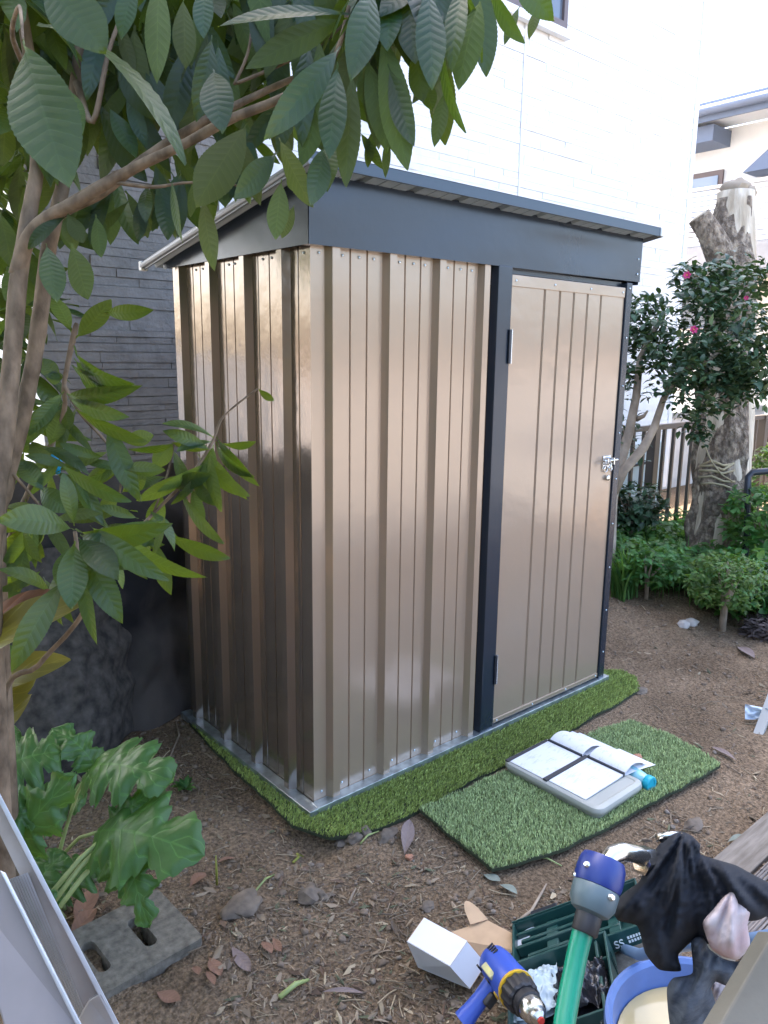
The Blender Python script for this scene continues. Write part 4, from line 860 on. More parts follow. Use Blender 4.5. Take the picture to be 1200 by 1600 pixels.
for (u, v, t), wgt, ru, rv in vol:
    for _ in range(int(68*wgt)):
        while 1:
            q = V((rnd(-1, 1), rnd(-1, 1), rnd(-1, 1)))
            if .25 < q.length < 1: break
        if noise.noise(V((q.x*2.2+u, q.y*2.2+v, q.z*2.2))) < -.22: continue
        c = P(u+q.x*ru, v+q.y*rv, t+q.z*ru*t/F*.9)
        for _k in range(random.randint(7, 12)): small_leaf(b, c+V((rnd(-.05, .05), rnd(-.05, .05), rnd(-.05, .05))), rnd(.045, .075), V((rnd(-.4, .4), rnd(-.4, .4), 1))+(q*.5))
for _ in range(18):
    c = P(rnd(1060, 1110), rnd(640, 690), 4.6)
    for _k in range(6): small_leaf(b, c+V((rnd(-.04, .04), rnd(-.04, .04), rnd(-.04, .04))), .06, V((0, 0, 1)))
for _ in range(16):
    c = P(rnd(958, 1000), rnd(640, 740), 4.85)
    for _k in range(6): small_leaf(b, c+V((rnd(-.05, .05), rnd(-.05, .05), rnd(-.05, .05))), .065, V((0, 0, 1)))
b.build('crown', M['cam'], camel, smooth=0)
M['pink'] = mat('pink_petal', (.46, .03, .14), .5, var=.2, vs=60); M['stamen'] = mat('yellow_stamen', (.6, .4, .05), .6)
for u, v, t, r_ in ((1073, 431, 4.4, .021), (1083, 516, 4.25, .021), (1166, 466, 4.15, .012)):
    c = P(u, v, t); b = MB(); ax = (CAM-c).normalized()+V((rnd(-.4, .4), rnd(-.4, .4), .3)); ax.normalize(); s1 = ax.orthogonal().normalized(); s2 = ax.cross(s1)
    for ring, n_ in ((1, 6), (.65, 5)):
        for k in range(n_):
            an = 6.283*k/n_+ring; o = s1*math.cos(an)+s2*math.sin(an)
            leaf(b, c, c+(o+ax*(.5+.6*(1-ring)))*r_*ring*1.2, r_*1.1, ax, .1, .4, 4, 5, 0, 'round', 0, 0)
    fl = b.build('flower', M['pink'], camel, smooth=0); b = MB(); b.blob(c+ax*r_*.5, r_*.22, 0, 1, .2); b.build('stamens', M['stamen'], fl, smooth=0)
# =================================================================== bed plants on the right
M['weed'] = leaf_mat('weed_leaf', (.07, .185, .045), (.10, .20, .06), (.24, .48, .06), rough=.5, nv=5, tf=.3, bump=.2, island=.5, veincol=1.2)
M['weedb'] = leaf_mat('bright_shrub_leaf', (.085, .17, .035), (.1, .18, .05), (.28, .45, .06), rough=.5, nv=5, tf=.25, bump=.2, island=.4, veincol=1.2)
b = MB()
for _ in range(3300):
    x, y = rnd(2.7, 5.2), rnd(-.4, 1.3)
    if x < 2.86+.22*noise.noise(V((x*2, y*5, 4)))+max(0, .25-y)*.25: continue
    hh = rnd(.05, .30)*(.6+.7*abs(noise.noise(V((x*2, y*2, 1)))))+.03
    c = V((x, y, hgt(x, y)+hh))
    for _k in range(random.randint(3, 6)): small_leaf(b, c+V((rnd(-.03, .03), rnd(-.03, .03), rnd(-.06, .03))), rnd(.04, .085), V((rnd(-.3, .3), rnd(-.3, .3), 1)), .6)
for _ in range(1000):
    x, y = rnd(2.8, 4.8), rnd(-.3, 1.2)
    if x < 2.85+max(0, .3-y)*.3: continue
    z = hgt(x, y); an = rnd(0, 6.28); h_ = rnd(.12, .3)
    leaf(b, V((x, y, z)), V((x+math.cos(an)*h_*.4, y+math.sin(an)*h_*.4, z+h_)), .008, V((math.cos(an), math.sin(an), .4)), -.1, .1, 1, 4, 0, 'strap', 0, 0)
o = b.build('ground_cover', M['weed'], smooth=0); o['kind'] = 'stuff'
def bush(name, u, v, z0, h, r_, n_, L_, m, label, stem=None, cat='shrub', base_r=.012, wf=.5, group=None):
    p = G(u, v, z0); t = thing(name, p, label, cat, group); b = MB(); bt = p+V((0, 0, h*.55))
    for k in range(5):
        e = p+V((rnd(-r_, r_)*.7, rnd(-r_, r_)*.7, h*rnd(.7, .95))); b.tube([p+V((0, 0, -.03)), p.lerp(bt, .6)+V((rnd(-.01, .01), rnd(-.01, .01), 0)), e], [base_r, base_r*.7, base_r*.2], 7, wob=.1)
    b.build('stem', M['cbark'], t, smooth=0); b = MB()
    for _ in range(n_):
        q = V((rnd(-1, 1), rnd(-1, 1), rnd(-1, 1)))
        if q.length > 1: q.normalize()
        c = p+V((q.x*r_, q.y*r_, h*.68+q.z*h*.34))
        for _k in range(4): small_leaf(b, c+V((rnd(-.02, .02), rnd(-.02, .02), rnd(-.02, .02))), L_*rnd(.7, 1.2), V((q.x*.5, q.y*.5, 1)), wf)
    b.build('foliage', m, t, smooth=0); return t
bush('small_shrub', 1128, 985, 0, .42, .2, 330, .035, M['weedb'], 'small bright green shrub on a bare brown stem in front of the dead trunk', base_r=.02)
bush('leafy_weed', 985, 850, .1, .45, .2, 150, .07, M['cam'], 'dark leafy sapling growing between the shed corner and fence post')
bush('leafy_weed', 1185, 905, .05, .62, .25, 200, .07, M['weed'], 'tall leafy green weed clump at the right edge behind the small shrub')
bush('leafy_weed', 1010, 930, .05, .3, .22, 160, .05, M['weed'], 'bushy weed clump at the near edge of the bed by the shed')
bush('leafy_weed', 1215, 850, .05, .8, .25, 170, .06, M['weedb'], 'bright light green shrub tips at the far right by the black pipe')
bush('leafy_weed', 1190, 960, .0, .3, .17, 130, .05, M['cam'], 'low dark green plant at the right edge beyond the small shrub')
t = G(975, 935, .03); b = MB()
for _ in range(150):
    an = rnd(0, 6.28); h_ = rnd(.2, .36); p = t+V((rnd(-.08, .08), rnd(-.05, .05), -.02)); leaf(b, p, p+V((math.cos(an)*h_*.45, math.sin(an)*h_*.45, h_)), .012, V((math.cos(an), math.sin(an), .4)), -.12, .1, 2, 6, 0, 'strap', 0, 0)
tag(b.build('grass_tuft', M['weed'], None, at=t, smooth=0), 'tuft of long dark green grass blades right beside the shed corner', 'grass tuft')
M['pale'] = mat('pale_stone', (.55, .5, .46), .9, var=.15, vs=20, bump=.4, bs=30)
for u, v, r_, lb in ((1068, 980, .035, 'left pale stone of the pair below the weeds'), (1082, 977, .038, 'right pale stone of the pair below the weeds')):
    p = G(u, v, 0); z = hgt(p.x, p.y); b = MB(); b.blob((p.x, p.y, z+.012), r_, 0, 2, .5, (1.1, .9, .7)); tag(b.build('stone', M['pale'], None, at=(p.x, p.y, z), smooth=60), lb, 'stone', 'pale stones by the bed')
p = G(1196, 990, 0); b = MB()
for _ in range(500):
    q = V((rnd(-1, 1), rnd(-1, 1), rnd(0, 1))).normalized()*rnd(.6, 1); c = V((p.x, p.y, hgt(p.x, p.y)))+V((q.x*.13, q.y*.13, q.z*.11)); small_leaf(b, c, .05, q, .25, 1, 3)
tag(b.build('dead_leaf_clump', mat('dead_foliage', (.08, .06, .055), .9, island=.4), None, at=(p.x, p.y, 0), smooth=0), 'dark brown clump of dead foliage at the right edge of the bed', 'dead plant')
# =================================================================== cardboard box
M['cardw'] = mat('white_coated_card', (.66, .68, .72), .45, var=.03, vs=10); M['cardb'] = mat('brown_card', (.48, .33, .20), .85, var=.06, vs=30)
A, B_, C_, D_ = V((-.146, -.675, .092)), V((-.12, -.799, .092)), V((-.206, -.826, .092)), V((-.231, -.706, .092))
dn = V((.052, -.018, -.082)); d2 = V((.03, -.01, -.085))
box = thing('cardboard_box', (-.17, -.75, .0), 'small white cardboard box with brown inside and its flap open, beside the drill', 'box')
def sheet(name, pts, m2, th=.0015, parent=None):
    n = (pts[1]-pts[0]).cross(pts[2]-pts[0]).normalized(); k = len(pts); b = MB()
    b.add([p for p in pts]+[p-n*th for p in pts], [tuple(range(k))], 0); b.add([p-n*th for p in pts], [tuple(range(k))[::-1]], 1)
    b.add([p for p in pts]+[p-n*th for p in pts], [(i, (i+1) % k, k+(i+1) % k, k+i) for i in range(k)], 1); return b.build(name, m2, parent)
cw = [M['cardw'], M['cardb']]
up_ = (B_-A).cross(D_-A)
def outw(pts, c):       # order so that the outside faces away from the box centre
    n = (pts[1]-pts[0]).cross(pts[2]-pts[0]); return pts if n.dot(sum(pts, V())/len(pts)-c) > 0 else pts[::-1]
cen = (A+B_+C_+D_)/4+dn*.5
sheet('top_panel', outw([A, B_, C_, D_], cen), cw, parent=box); sheet('end_panel', outw([B_-V((0, 0, .002)), B_+dn, C_+dn, C_-V((0, 0, .002))], cen), cw, parent=box)
sheet('side_panel', outw([C_-V((.001, 0, .001)), C_+dn, D_+d2, D_-V((.001, 0, .001))], cen), [M['cardw'], M['cardw']], parent=box); sheet('back_panel', outw([A, D_, D_+d2, A+d2], cen), cw, parent=box)
sheet('bottom_panel', outw([A+d2, B_+dn, C_+dn, D_+d2], cen), cw, parent=box)
E1, E2 = A+d2+V((.01, 0, .015)), B_+dn+V((.003, -.002, .003))
F2, F3, F4 = G(762, 1438, .045), G(808, 1462, .05), G(806, 1485, .05)
sheet('flap', [E2, F4, F3, F2, E1], [M['cardb'], M['cardw']], parent=box)
def ear(a, c, tip, n=8):
    o = []
    for k in range(n+1):
        t = k/n; o.append(a.lerp(c, t)+(tip-(a+c)/2)*math.sin(math.pi*t)**.6)
    return o
sheet('ear', ear(F2+V((.001, 0, .001)), G(735, 1445, .045), G(728, 1408, .06))[::-1], [M['cardb'], M['cardb']], parent=box)
sheet('ear', ear(F4+V((.001, 0, .001)), F3+V((.001, 0, .001)), G(836, 1450, .07)), [M['cardw'], M['cardb']], parent=box)
# =================================================================== green tool case
M['case'] = mat('dark_green_plastic', (.014, .058, .05), .34, col2=(.045, .09, .08), vs=14, vlo=.45, vhi=.85, bump=.08, bs=120, bd=.001, rvar=.12)
M['cased'] = mat('case_dark_plastic', (.012, .045, .04), .4)  # slightly darker green for vent lines and moulded seat
O_ = G(800, 1442, .07); R1 = G(993, 1373, .20); L1 = G(722, 1604, .035)
ua = (R1-O_); LU = ua.length; ua.normalize(); va = L1-O_; va = va-ua*va.dot(ua)*.75; LV = va.length*1.12; va.normalize(); na = ua.cross(va).normalized()
if na.z < 0: na = -na
CM = Matrix(((ua.x, va.x, na.x, O_.x), (ua.y, va.y, na.y, O_.y), (ua.z, va.z, na.z, O_.z), (0, 0, 0, 1)))
case = thing('tool_case', (O_.x, O_.y, 0), 'open dark green plastic tool case with ribbed lid under the drill and hose', 'tool case')
def cbox(b, a, c, m=0): b.box(a, c, m, CM)
def tray_(b, x0, x1, y0, y1, h0, h1, t=.006):
    cbox(b, (x0, y0, h0), (x1, y1, h0+.005)); cbox(b, (x0, y0, h0+.005), (x1, y0+t, h1)); cbox(b, (x0, y1-t, h0+.005), (x1, y1, h1)); cbox(b, (x0, y0+t, h0+.005), (x0+t, y1-t, h1)); cbox(b, (x1-t, y0+t, h0+.005), (x1, y1-t, h1))
yl = LV*.53
b = MB(); tray_(b, 0, LU, 0, yl-.004, -.045, 0)
lid = b.build('lid', M['case'], case, bevel=.002)
b = MB()
for k, (y_, x0, x1) in enumerate(((.025, .02, .6), (.045, .05, .92), (.07, .02, .95), (.1, .1, .8), (.135, .05, .95))):
    if y_ < yl-.02: cbox(b, (x0*LU, y_, -.0395), (x1*LU, y_+.010, -.012-.006*(k % 2)))
for x_ in (.25, .5, .72, .9): cbox(b, (x_*LU, .01, -.0396), (x_*LU+.03, yl-.03, -.020))
b.build('rib', M['case'], lid, bevel=.003)
b = MB(); cbox(b, (.0, .0, .0005), (LU, .004, .004)); cbox(b, (LU-.004, .0045, .0005), (LU, yl-.005, .004)); b.build('rim', M['case'], lid, bevel=.001)
b = MB(); cbox(b, (.05, -.016, -.02), (.12, -.0005, .002)); b.build('catch', M['blacksteel'], lid, bevel=.002)
b = MB()
for q in (.09, .1, .11): cbox(b, (LU+.0005, yl*.62+q*.3, -.04), (LU+.0025, yl*.62+q*.3+.002, -.006))
b.build('vent_line', M['cased'], lid)
b = MB(); tray_(b, 0, LU*.72, yl+.004, LV*1.25, -.045, .022)
base_ = b.build('base', M['case'], case, bevel=.002)
b = MB(); cbox(b, (LU*.62, yl+.011, -.0395), (LU*.645, LV*1.24, .012)); cbox(b, (LU*.65, yl+.06, -.0395), (LU*.71, yl+.066, .006)); cbox(b, (.01, yl+.09, -.0395), (LU*.6, yl+.098, .004)); b.build('divider', M['case'], base_, bevel=.003)
b = MB(); cbox(b, (LU*.66, yl+.075, -.0394), (LU*.70, LV*1.15, -.015)); b.build('moulded_seat', M['cased'], base_, bevel=.008)
b = MB()
for q in range(3): cbox(b, (LU*.72+.0005, yl+.06+q*.009, -.03), (LU*.72+.0025, yl+.063+q*.009, .012))
b.build('vent_line', M['cased'], base_)
def text(s, size, mtx, name, m, parent, ext=.0006):
    c = bpy.data.curves.new('t', 'FONT'); c.body = s; c.size = size; c.extrude = ext; c.align_x = 'LEFT'
    o = bpy.data.objects.new('t', c); COL.objects.link(o); bpy.context.view_layer.update()
    me = bpy.data.meshes.new_from_object(o.evaluated_get(bpy.context.evaluated_depsgraph_get())); bpy.data.objects.remove(o)
    b = MB(); b.add([mtx @ v.co for v in me.vertices], [tuple(p.vertices) for p in me.polygons]); bpy.data.meshes.remove(me)
    return b.build(name, m, parent)
M['wprint'] = mat('white_print', (.75, .8, .78), .5)
TM = CM @ Matrix(((1, 0, 0, LU*.735), (0, 0, 1, yl-.004+.0009), (0, 1, 0, -.036), (0, 0, 0, 1)))
text('SS', .026, TM, 'logo', M['wprint'], lid)
b = MB()
for r_ in range(2):
    for k in range(5): b.box((.034+k*.0068, .003+r_*.010, -.0005), (.034+k*.0068+.0046, .009+r_*.010, .0006), 0, TM)
b.build('small_print', M['wprint'], lid)
# something to carry the raised end: kerb block of the tap pan
pc = CM @ V((LU*.8, yl*.5, -.05)); b = MB(); b.box((pc.x-.1, pc.y-.06, -.05), (pc.x+.1, pc.y+.08, pc.z-.055)); tag(b.build('kerb_block', M['oldconc'], None, at=(pc.x, pc.y, 0), bevel=.008), 'concrete kerb block under the raised end of the green tool case', 'block')
# clear plastic bag in the case
b = MB(); b.grid(lambda i, j: CM @ V((.0+.11*i, yl+.02+.13*j, .0+.03*math.sin(i*3.1)*math.sin(j*3.1)+.016*noise.noise(V((i*5, j*5, 3)))+.008*noise.noise(V((i*14, j*14, 1))))), 40, 40)
b2 = MB(); b2.grid(lambda i, j: CM @ V((.0+.11*i, yl+.02+.13*j, -.012+.01*noise.noise(V((i*5, j*5, 3))))), 20, 20); b.add(b2.v, b2.f)
tag(b.build('plastic_bag', mat('milky_film', (.42, .52, .56), .25, spec=.7), None, at=CM @ V((.05, yl+.1, 0)), smooth=0), 'crumpled milky plastic bag in the green case behind the drill', 'bag')
b = MB()
c0_ = CM @ V((LU*.52, yl+.07, .0))
b.grid(lambda i, j: CM @ V((LU*.3+.12*i, yl+.05+.12*j, .0+.03*math.sin(i*3.1)*math.sin(j*3.1)+.03*noise.noise(V((i*6, j*6, 7)))+.012*noise.noise(V((i*18, j*18, 2))))), 40, 40)
b.grid(lambda i, j: CM @ V((LU*.3+.12*i, yl+.05+.12*j, -.02)), 4, 4)
tag(b.build('black_bag', mat('black_film', (.018, .018, .022), .22, spec=.7), None, at=c0_, smooth=0), 'crumpled black plastic bag inside the green case beside the hose', 'bag')
# =================================================================== cordless drill
M['dblue'] = mat('blue_tool_plastic', (.035, .085, .42), .38, bump=.05, bs=200, bd=.001); M['dblack'] = mat('black_tool_rubber', (.02, .02, .022), .5); M['yellow'] = mat('yellow_plastic', (.62, .38, .02), .4)
dA, dB = P(770, 1500, 1.66), P(832, 1578, 1.49); dx_ = (dB-dA).normalized(); Ld = (dB-dA).length
drill = thing('cordless_drill', (dA+dB)/2, 'blue cordless drill with black torque ring and steel chuck lying in the green case', 'drill')
b = MB(); b.lathe(dA, dx_, [(.012, -.012), (.026, -.008), (.034, .004), (.037, .03), (.0375, .07), (.039, .09), (.037, .105)], 24)
body = b.build('body', M['dblue'], drill, smooth=35)
b = MB(); b.lathe(dA, dx_, [(.0385, .105), (.0395, .108), (.0395, .113), (.037, .1135)], 24); b.build('yellow_ring', M['yellow'], body, smooth=30)
b = MB(); pr_ = []
c = dA+dx_*.1135; a1 = dx_.orthogonal().normalized(); a2 = dx_.cross(a1); vs = []
for r0, h in ((.036, 0), (.0365, .003), (.034, .03), (.03, .034)):
    for j in range(48): an = 6.2832*j/48; k = 1+.035*(1 if (j//2) % 2 else -1); vs.append(c+dx_*h+(a1*math.cos(an)+a2*math.sin(an))*r0*k)
b.add(vs, [(i*48+j, i*48+(j+1) % 48, (i+1)*48+(j+1) % 48, (i+1)*48+j) for i in range(3) for j in range(48)]+[tuple(range(144, 192))]); b.build('torque_ring', M['dblack'], drill, smooth=25)
b = MB(); b.lathe(dA+dx_*.1478, dx_, [(.027, 0), (.028, .004), (.028, .018), (.026, .02)], 24); b.build('chuck_sleeve', M['dblack'], drill, smooth=30)
b = MB(); b.lathe(dA+dx_*.168, dx_, [(.025, 0), (.0255, .006), (.0245, .02), (.02, .027), (.016, .028), (.0145, .036), (.008, .043), (.0075, .043)], 24); b.build('chuck', M['chrome'], drill, smooth=30)
b = MB(); b.lathe(dA+dx_*.2108, dx_, [(.007, 0), (.0065, .004), (.0001, .004)], 12); b.build('bit_socket', mat('red_plastic', (.5, .03, .02), .4), drill, smooth=30)
# handle: away from the barrel, towards lower left
hv = (P(735, 1612, 1.56)-P(800, 1552, 1.56)); hv = (hv-dx_*hv.dot(dx_)).normalized(); hs = hv.cross(dx_)
def hpos(l, a, s): return dA+dx_*(.045+a)+hv*l+hs*s
b = MB(); vs = []
for l, w_, d_ in ((.02, .024, .026), (.04, .021, .022), (.07, .019, .02), (.1, .02, .022), (.125, .024, .026)):
    for j in range(16): an = 6.2832*j/16; vs.append(hpos(l, .012*math.cos(an)*1.5+(-.0), 0)+dx_*(w_-.018)*math.cos(an)+hs*d_*.8*math.sin(an))
b.add(vs, [(i*16+j, i*16+(j+1) % 16, (i+1)*16+(j+1) % 16, (i+1)*16+j) for i in range(4) for j in range(16)]+[tuple(range(64, 80))]); b.build('handle', M['dblue'], drill, smooth=40)
b = MB(); m_ = Matrix((( dx_.x, hv.x, hs.x, hpos(.055, .026, 0).x), (dx_.y, hv.y, hs.y, hpos(.055, .026, 0).y), (dx_.z, hv.z, hs.z, hpos(.055, .026, 0).z), (0, 0, 0, 1)))
b.box((-.008, -.014, -.010), (.007, .014, .010), 0, m_); b.build('trigger', M['dblack'], drill, bevel=.004)
vc = (CAM-(dA+dB)/2); vc = (vc-dx_*vc.dot(dx_)).normalized(); vd = dx_.cross(vc)
vd = vd if vd.dot(RT) > 0 else -vd
m_ = Matrix(((dx_.x, vd.x, vc.x, dA.x), (dx_.y, vd.y, vc.y, dA.y), (dx_.z, vd.z, vc.z, dA.z), (0, 0, 0, 1)))
b = MB(); b.box((.03, -.028, .0255), (.075, -.012, .0345), 0, m_); b.build('name_plate', mat('grey_label', (.35, .35, .25), .5, col2=(.6, .55, .2), vs=60), body, bevel=.002)
b = MB()
for q in range(4): b.box((.006+q*.008, .006+q*.001, .0335), (.009+q*.008, .022, .0365), 0, m_)
b.box((.012, -.034, .016), (.02, -.03, .03), 0, m_); b.box((.05, -.036, .01), (.062, -.033, .022), 0, m_); b.build('vent', M['dblack'], body)
b = MB(); b.lathe(m_ @ V((.088, -.0385, .006)), m_.to_3x3() @ V((0, -1, .2)), [(.008, -.003), (.008, .002), (.0001, .003)], 14); b.build('direction_button', M['yellow'], body, smooth=40)
# =================================================================== garden tap with hose
tapt = .92
hx, hy = P(1128, 1440, 1.02).x, P(1128, 1440, 1.02).y
tp_ = P(1085, 1345, .97)
tap = thing('garden_tap', (hx, hy, 0), 'standing garden tap with chrome swivel spout half hidden by draped black cloth', 'tap')
b = MB(); b.tube([(hx, hy, -.05), (hx, hy, P(1128, 1425, 1.02).z)], .022, 14); b.build('standpipe', M['galv'], tap, smooth=40)
b = MB(); s0 = P(1008, 1342, .92); b.lathe(P(1010, 1345, .93), (P(1075, 1345, .96)-P(1010, 1345, .93)), [(.013, -.012), (.017, -.010), (.018, .004), (.014, .006), (.014, .03), (.02, .032), (.02, .05), (.016, .07)], 6); b.build('nut', M['chrome'], tap, smooth=30)
b = MB(); sp_ = [P(1014, 1344, .93), P(992, 1334, .915), P(972, 1330, .9), P(955, 1336, .89), P(946, 1350, .885), P(943, 1368, .885)]; b.tube(sp_, [.0105]*6, 14); b.build('spout', M['chrome'], tap, smooth=50)
b = MB(); hc = P(1046, 1308, .95); b.tube([hc+RT*.014*math.cos(a*.5236)+(UP*.55-FW*.8).normalized()*.012*math.sin(a*.5236) for a in range(13)], .0045, 8); b.tube([hc-UP*.008, P(1040, 1345, .95)], .008, 10); b.build('tap_handle', M['chrome'], tap, smooth=50)
# hose with coupler
hose = thing('garden_hose', P(900, 1500, .83), 'bright green hose hanging from a blue and grey coupler on the tap spout', 'hose')
ct = P(942, 1348, .88); cbm = P(925, 1412, .86); ax = (cbm-ct).normalized()
b = MB(); b.lathe(ct, ax, [(.0001, .012), (.0185, .012), (.0195, -.003), (.0235, -.005), (.0265, .002), (.0275, .012), (.0275, .022), (.026, .027), (.022, .0275)], 28); cp = b.build('coupler', mat('blue_coupler', (.012, .03, .17), .35), hose, smooth=35)
b = MB(); b.lathe(ct+ax*.0275, ax, [(.0255, 0), (.0265, .002), (.0258, .018), (.021, .027), (.013, .031)], 28); b.build('coupler_body', mat('grey_coupler', (.085, .125, .14), .4), hose, smooth=35)
b = MB(); b.lathe(ct+ax*.056, ax, [(.0145, 0), (.015, .002), (.0145, .02), (.013, .022)], 20); b.build('rubber_collar', M['dblack'], hose, smooth=35)
vcn = (CAM-ct); vcn = (vcn-ax*vcn.dot(ax)).normalized(); vsn = ax.cross(vcn)
for an, h in ((-35, .012), (40, .034), (100, .014)):
    q = vcn*math.cos(R(an))+(vsn if vsn.dot(RT) < 0 else -vsn)*math.sin(R(an))*-1; q = q if an < 90 else -RT
    b = MB(); b.lathe(ct+ax*h+q*.026, q, [(.0042, -.003), (.0042, .002), (.0025, .0045), (.0001, .0047)], 10); b.build('screw', M['steel'], cp, smooth=40)
b = MB(); hp = [ct+ax*.072, P(912, 1450, .85), P(902, 1490, .84), P(892, 1540, .82), P(883, 1590, .80), P(876, 1660, .77), P(868, 1780, .74)]
hp.append(V((hp[-1].x+.02, hp[-1].y-.02, .25))); hp.append(V((hp[-1].x+.03, hp[-1].y-.02, .01)))
b.tube(hp, .0115, 16); b.build('hose_line', mat('green_hose', (.0, .21, .12), .3, bump=.05, bs=60), hose, smooth=50)
# =================================================================== cloths on the tap (inflated shapes with folds)
def cloth(name, outline, t, thick, m, label, cat, seed, fold=.012, fs=14, tslope=0.0, fdir=(1, .25), ctr=None):
    pts = []
    n = len(outline)
    for i in range(n):
        p0, p1, p2, p3 = [V(outline[(i+k) % n]) for k in (-1, 0, 1, 2)]
        k = max(2, int((p2-p1).length/5))
        for q in range(k):
            s = q/k; m1, m2 = (p2-p0)*.3, (p3-p1)*.3; lm = (p2-p1).length; m1 = m1*min(1, lm/max(1e-4, m1.length)); m2 = m2*min(1, lm/max(1e-4, m2.length)); pts.append(p1*(2*s**3-3*s*s+1)+m1*(s**3-2*s*s+s)+p2*(3*s*s-2*s**3)+m2*(s**3-s*s))
    n = len(pts); xs_ = [p.x for p in pts]; ys_ = [p.y for p in pts]; poly = [(p.x, p.y) for p in pts]; ins = []
    y = min(ys_)
    while y < max(ys_):
        x = min(xs_)
        while x < max(xs_):
            if inside(poly, x, y) and min((V((x, y))-p).length for p in pts) > 2.5: ins.append(V((x, y)))
            x += 4
        y += 4
    vv, ee, ff, *_ = geometry.delaunay_2d_cdt(pts+ins, [(i, (i+1) % n) for i in range(n)], [list(range(n))], 1, 1e-6)
    y0 = min(ys_); fr, bk = [], []
    for i, p in enumerate(vv):
        d = 0 if i < n else min((p-q).length for q in pts); h = math.sqrt(min(1, d/40)*(2-min(1, d/40)))
        q_ = (p.x*fdir[0]+p.y*fdir[1])
        if ctr: q_ = math.atan2(p.x-ctr[0], p.y-ctr[1])*fs*4.5
        f = fold*h*(noise.noise(V((q_/fs, p.y/fs*.25, seed)))+.5*noise.noise(V((q_/fs*2.3, p.y/fs*.6, seed+5)))+.12*noise.noise(V((p.x/9, p.y/9, seed+9))))
        tt = t+tslope*(p.y-y0)/100
        fr.append(P(p.x, p.y, tt-max(.25*thick*h, thick*h+f))); bk.append(P(p.x, p.y, tt+thick*h*.9))
    N = len(vv); b = MB(); b.add(fr+bk[n:], [tuple(f) for f in ff]+[tuple((i if i < n else i+N-n) for i in f[::-1]) for f in ff])
    return tag(b.build(name, m, None, at=P(sum(xs_)/n, sum(ys_)/n, t), smooth=0), label, cat)
M['blackc'] = mat('black_cotton', (.022, .025, .031), .95, spec=.2, bump=.2, bs=700, bd=.0006)
M['pinkc'] = mat('pale_pink_cotton', (.50, .46, .46), .9, spec=.2, col2=(.46, .34, .34), vs=16, bump=.4, bs=300, bd=.001)
M['denim'] = mat('dark_denim', (.06, .07, .085), .9, spec=.2, col2=(.095, .108, .125), vs=60, bump=.5, bs=320, bd=.0015, sc=(1, 1, 2.5))
cloth('black_cloth', [(1052, 1300), (1064, 1299), (1080, 1305), (1094, 1320), (1094, 1334), (1120, 1343), (1150, 1352), (1176, 1366), (1206, 1382), (1228, 1402), (1212, 1424), (1184, 1438), (1160, 1440), (1140, 1450), (1110, 1475), (1084, 1470), (1060, 1492), (1064, 1517), (1030, 1515), (1008, 1489), (996, 1447), (965, 1438), (957, 1416), (975, 1395), (998, 1378), (1008, 1355), (1019, 1333), (1036, 1313)], .95, .045, M['blackc'], 'black cotton cloth draped over the garden tap at lower right', 'cloth', 3, .04, 40, ctr=(1072, 1285))
cloth('pink_cloth', [(1147, 1391), (1160, 1405), (1172, 1425), (1168, 1445), (1172, 1470), (1170, 1483), (1152, 1500), (1128, 1494), (1110, 1480), (1098, 1442), (1115, 1420), (1130, 1402)], .90, .022, M['pinkc'], 'pale pink crumpled cloth hanging over the black one', 'cloth', 11, .013, 26, ctr=(1150, 1375))
cloth('denim_cloth', [(1080, 1470), (1098, 1462), (1108, 1482), (1128, 1497), (1154, 1502), (1176, 1482), (1180, 1500), (1165, 1520), (1142, 1542), (1118, 1534), (1112, 1545), (1118, 1570), (1110, 1605), (1085, 1640), (1055, 1640), (1045, 1590), (1042, 1545), (1052, 1528), (1082, 1520)], .935, .03, M['denim'], 'dark grey denim cloth hanging below the pink cloth over the bucket', 'cloth', 23, .018, 22, ctr=(1120, 1440))
cloth('pink_rag', [(1104, 1526), (1120, 1534), (1142, 1542), (1148, 1560), (1128, 1590), (1112, 1600), (1112, 1560)], .965, .015, M['pinkc'], 'small pale pink rag tucked behind the denim cloth', 'cloth', 31, .012, 10)
# =================================================================== bucket
zr = .24; Rb = .17; fh = V((FW.x, FW.y, 0)).normalized(); far_p = G(1052, 1492, zr); lef = G(946, 1600, zr)
best = min((abs(((far_p-fh*r_)-lef).length-r_), r_) for r_ in [.12+.002*k for k in range(70)]); Rb = best[1]; bc = far_p-fh*Rb
bucket = thing('bucket', (bc.x, bc.y, 0), 'blue plastic bucket of murky beige water below the hanging cloths', 'bucket')
b = MB(); b.lathe((bc.x, bc.y, 0), (0, 0, 1), [(Rb*.74, .0), (Rb*.76, .002), (Rb*.93, zr-.03), (Rb*.985, zr-.028), (Rb*1.0, zr-.012), (Rb*.99, zr), (Rb*.955, zr+.001), (Rb*.915, zr-.006), (Rb*.90, zr-.02), (Rb*.74, .012), (.0001, .012)], 48)
b.build('body', mat('blue_bucket_plastic', (.09, .16, .38), .4, var=.12, vs=14, bump=.1, bs=60, bd=.001), bucket, smooth=35)
b = MB(); b.lathe((bc.x, bc.y, 0), (0, 0, 1), [(Rb*.85, zr-.06), (Rb*.862, zr-.052), (.0001, zr-.052)], 48); wt = b.build('murky_water', mat('murky_water', (.42, .34, .18), .12, spec=.5, var=.08, vs=8), None, at=(bc.x, bc.y, zr-.052)); tag(wt, 'flat surface of murky beige water inside the blue bucket', 'water')
b = MB()
for q in range(14): an = R(20+q*10); b.tube([(bc.x+Rb*1.02*math.cos(an), bc.y+Rb*1.02*math.sin(an), zr-.02-.06*math.sin(math.pi*q/13)), (bc.x+Rb*1.02*math.cos(an+R(10)), bc.y+Rb*1.02*math.sin(an+R(10)), zr-.02-.06*math.sin(math.pi*(q+1)/13))], .003, 6)
b.build('wire_handle', M['steel'], bucket, smooth=50)
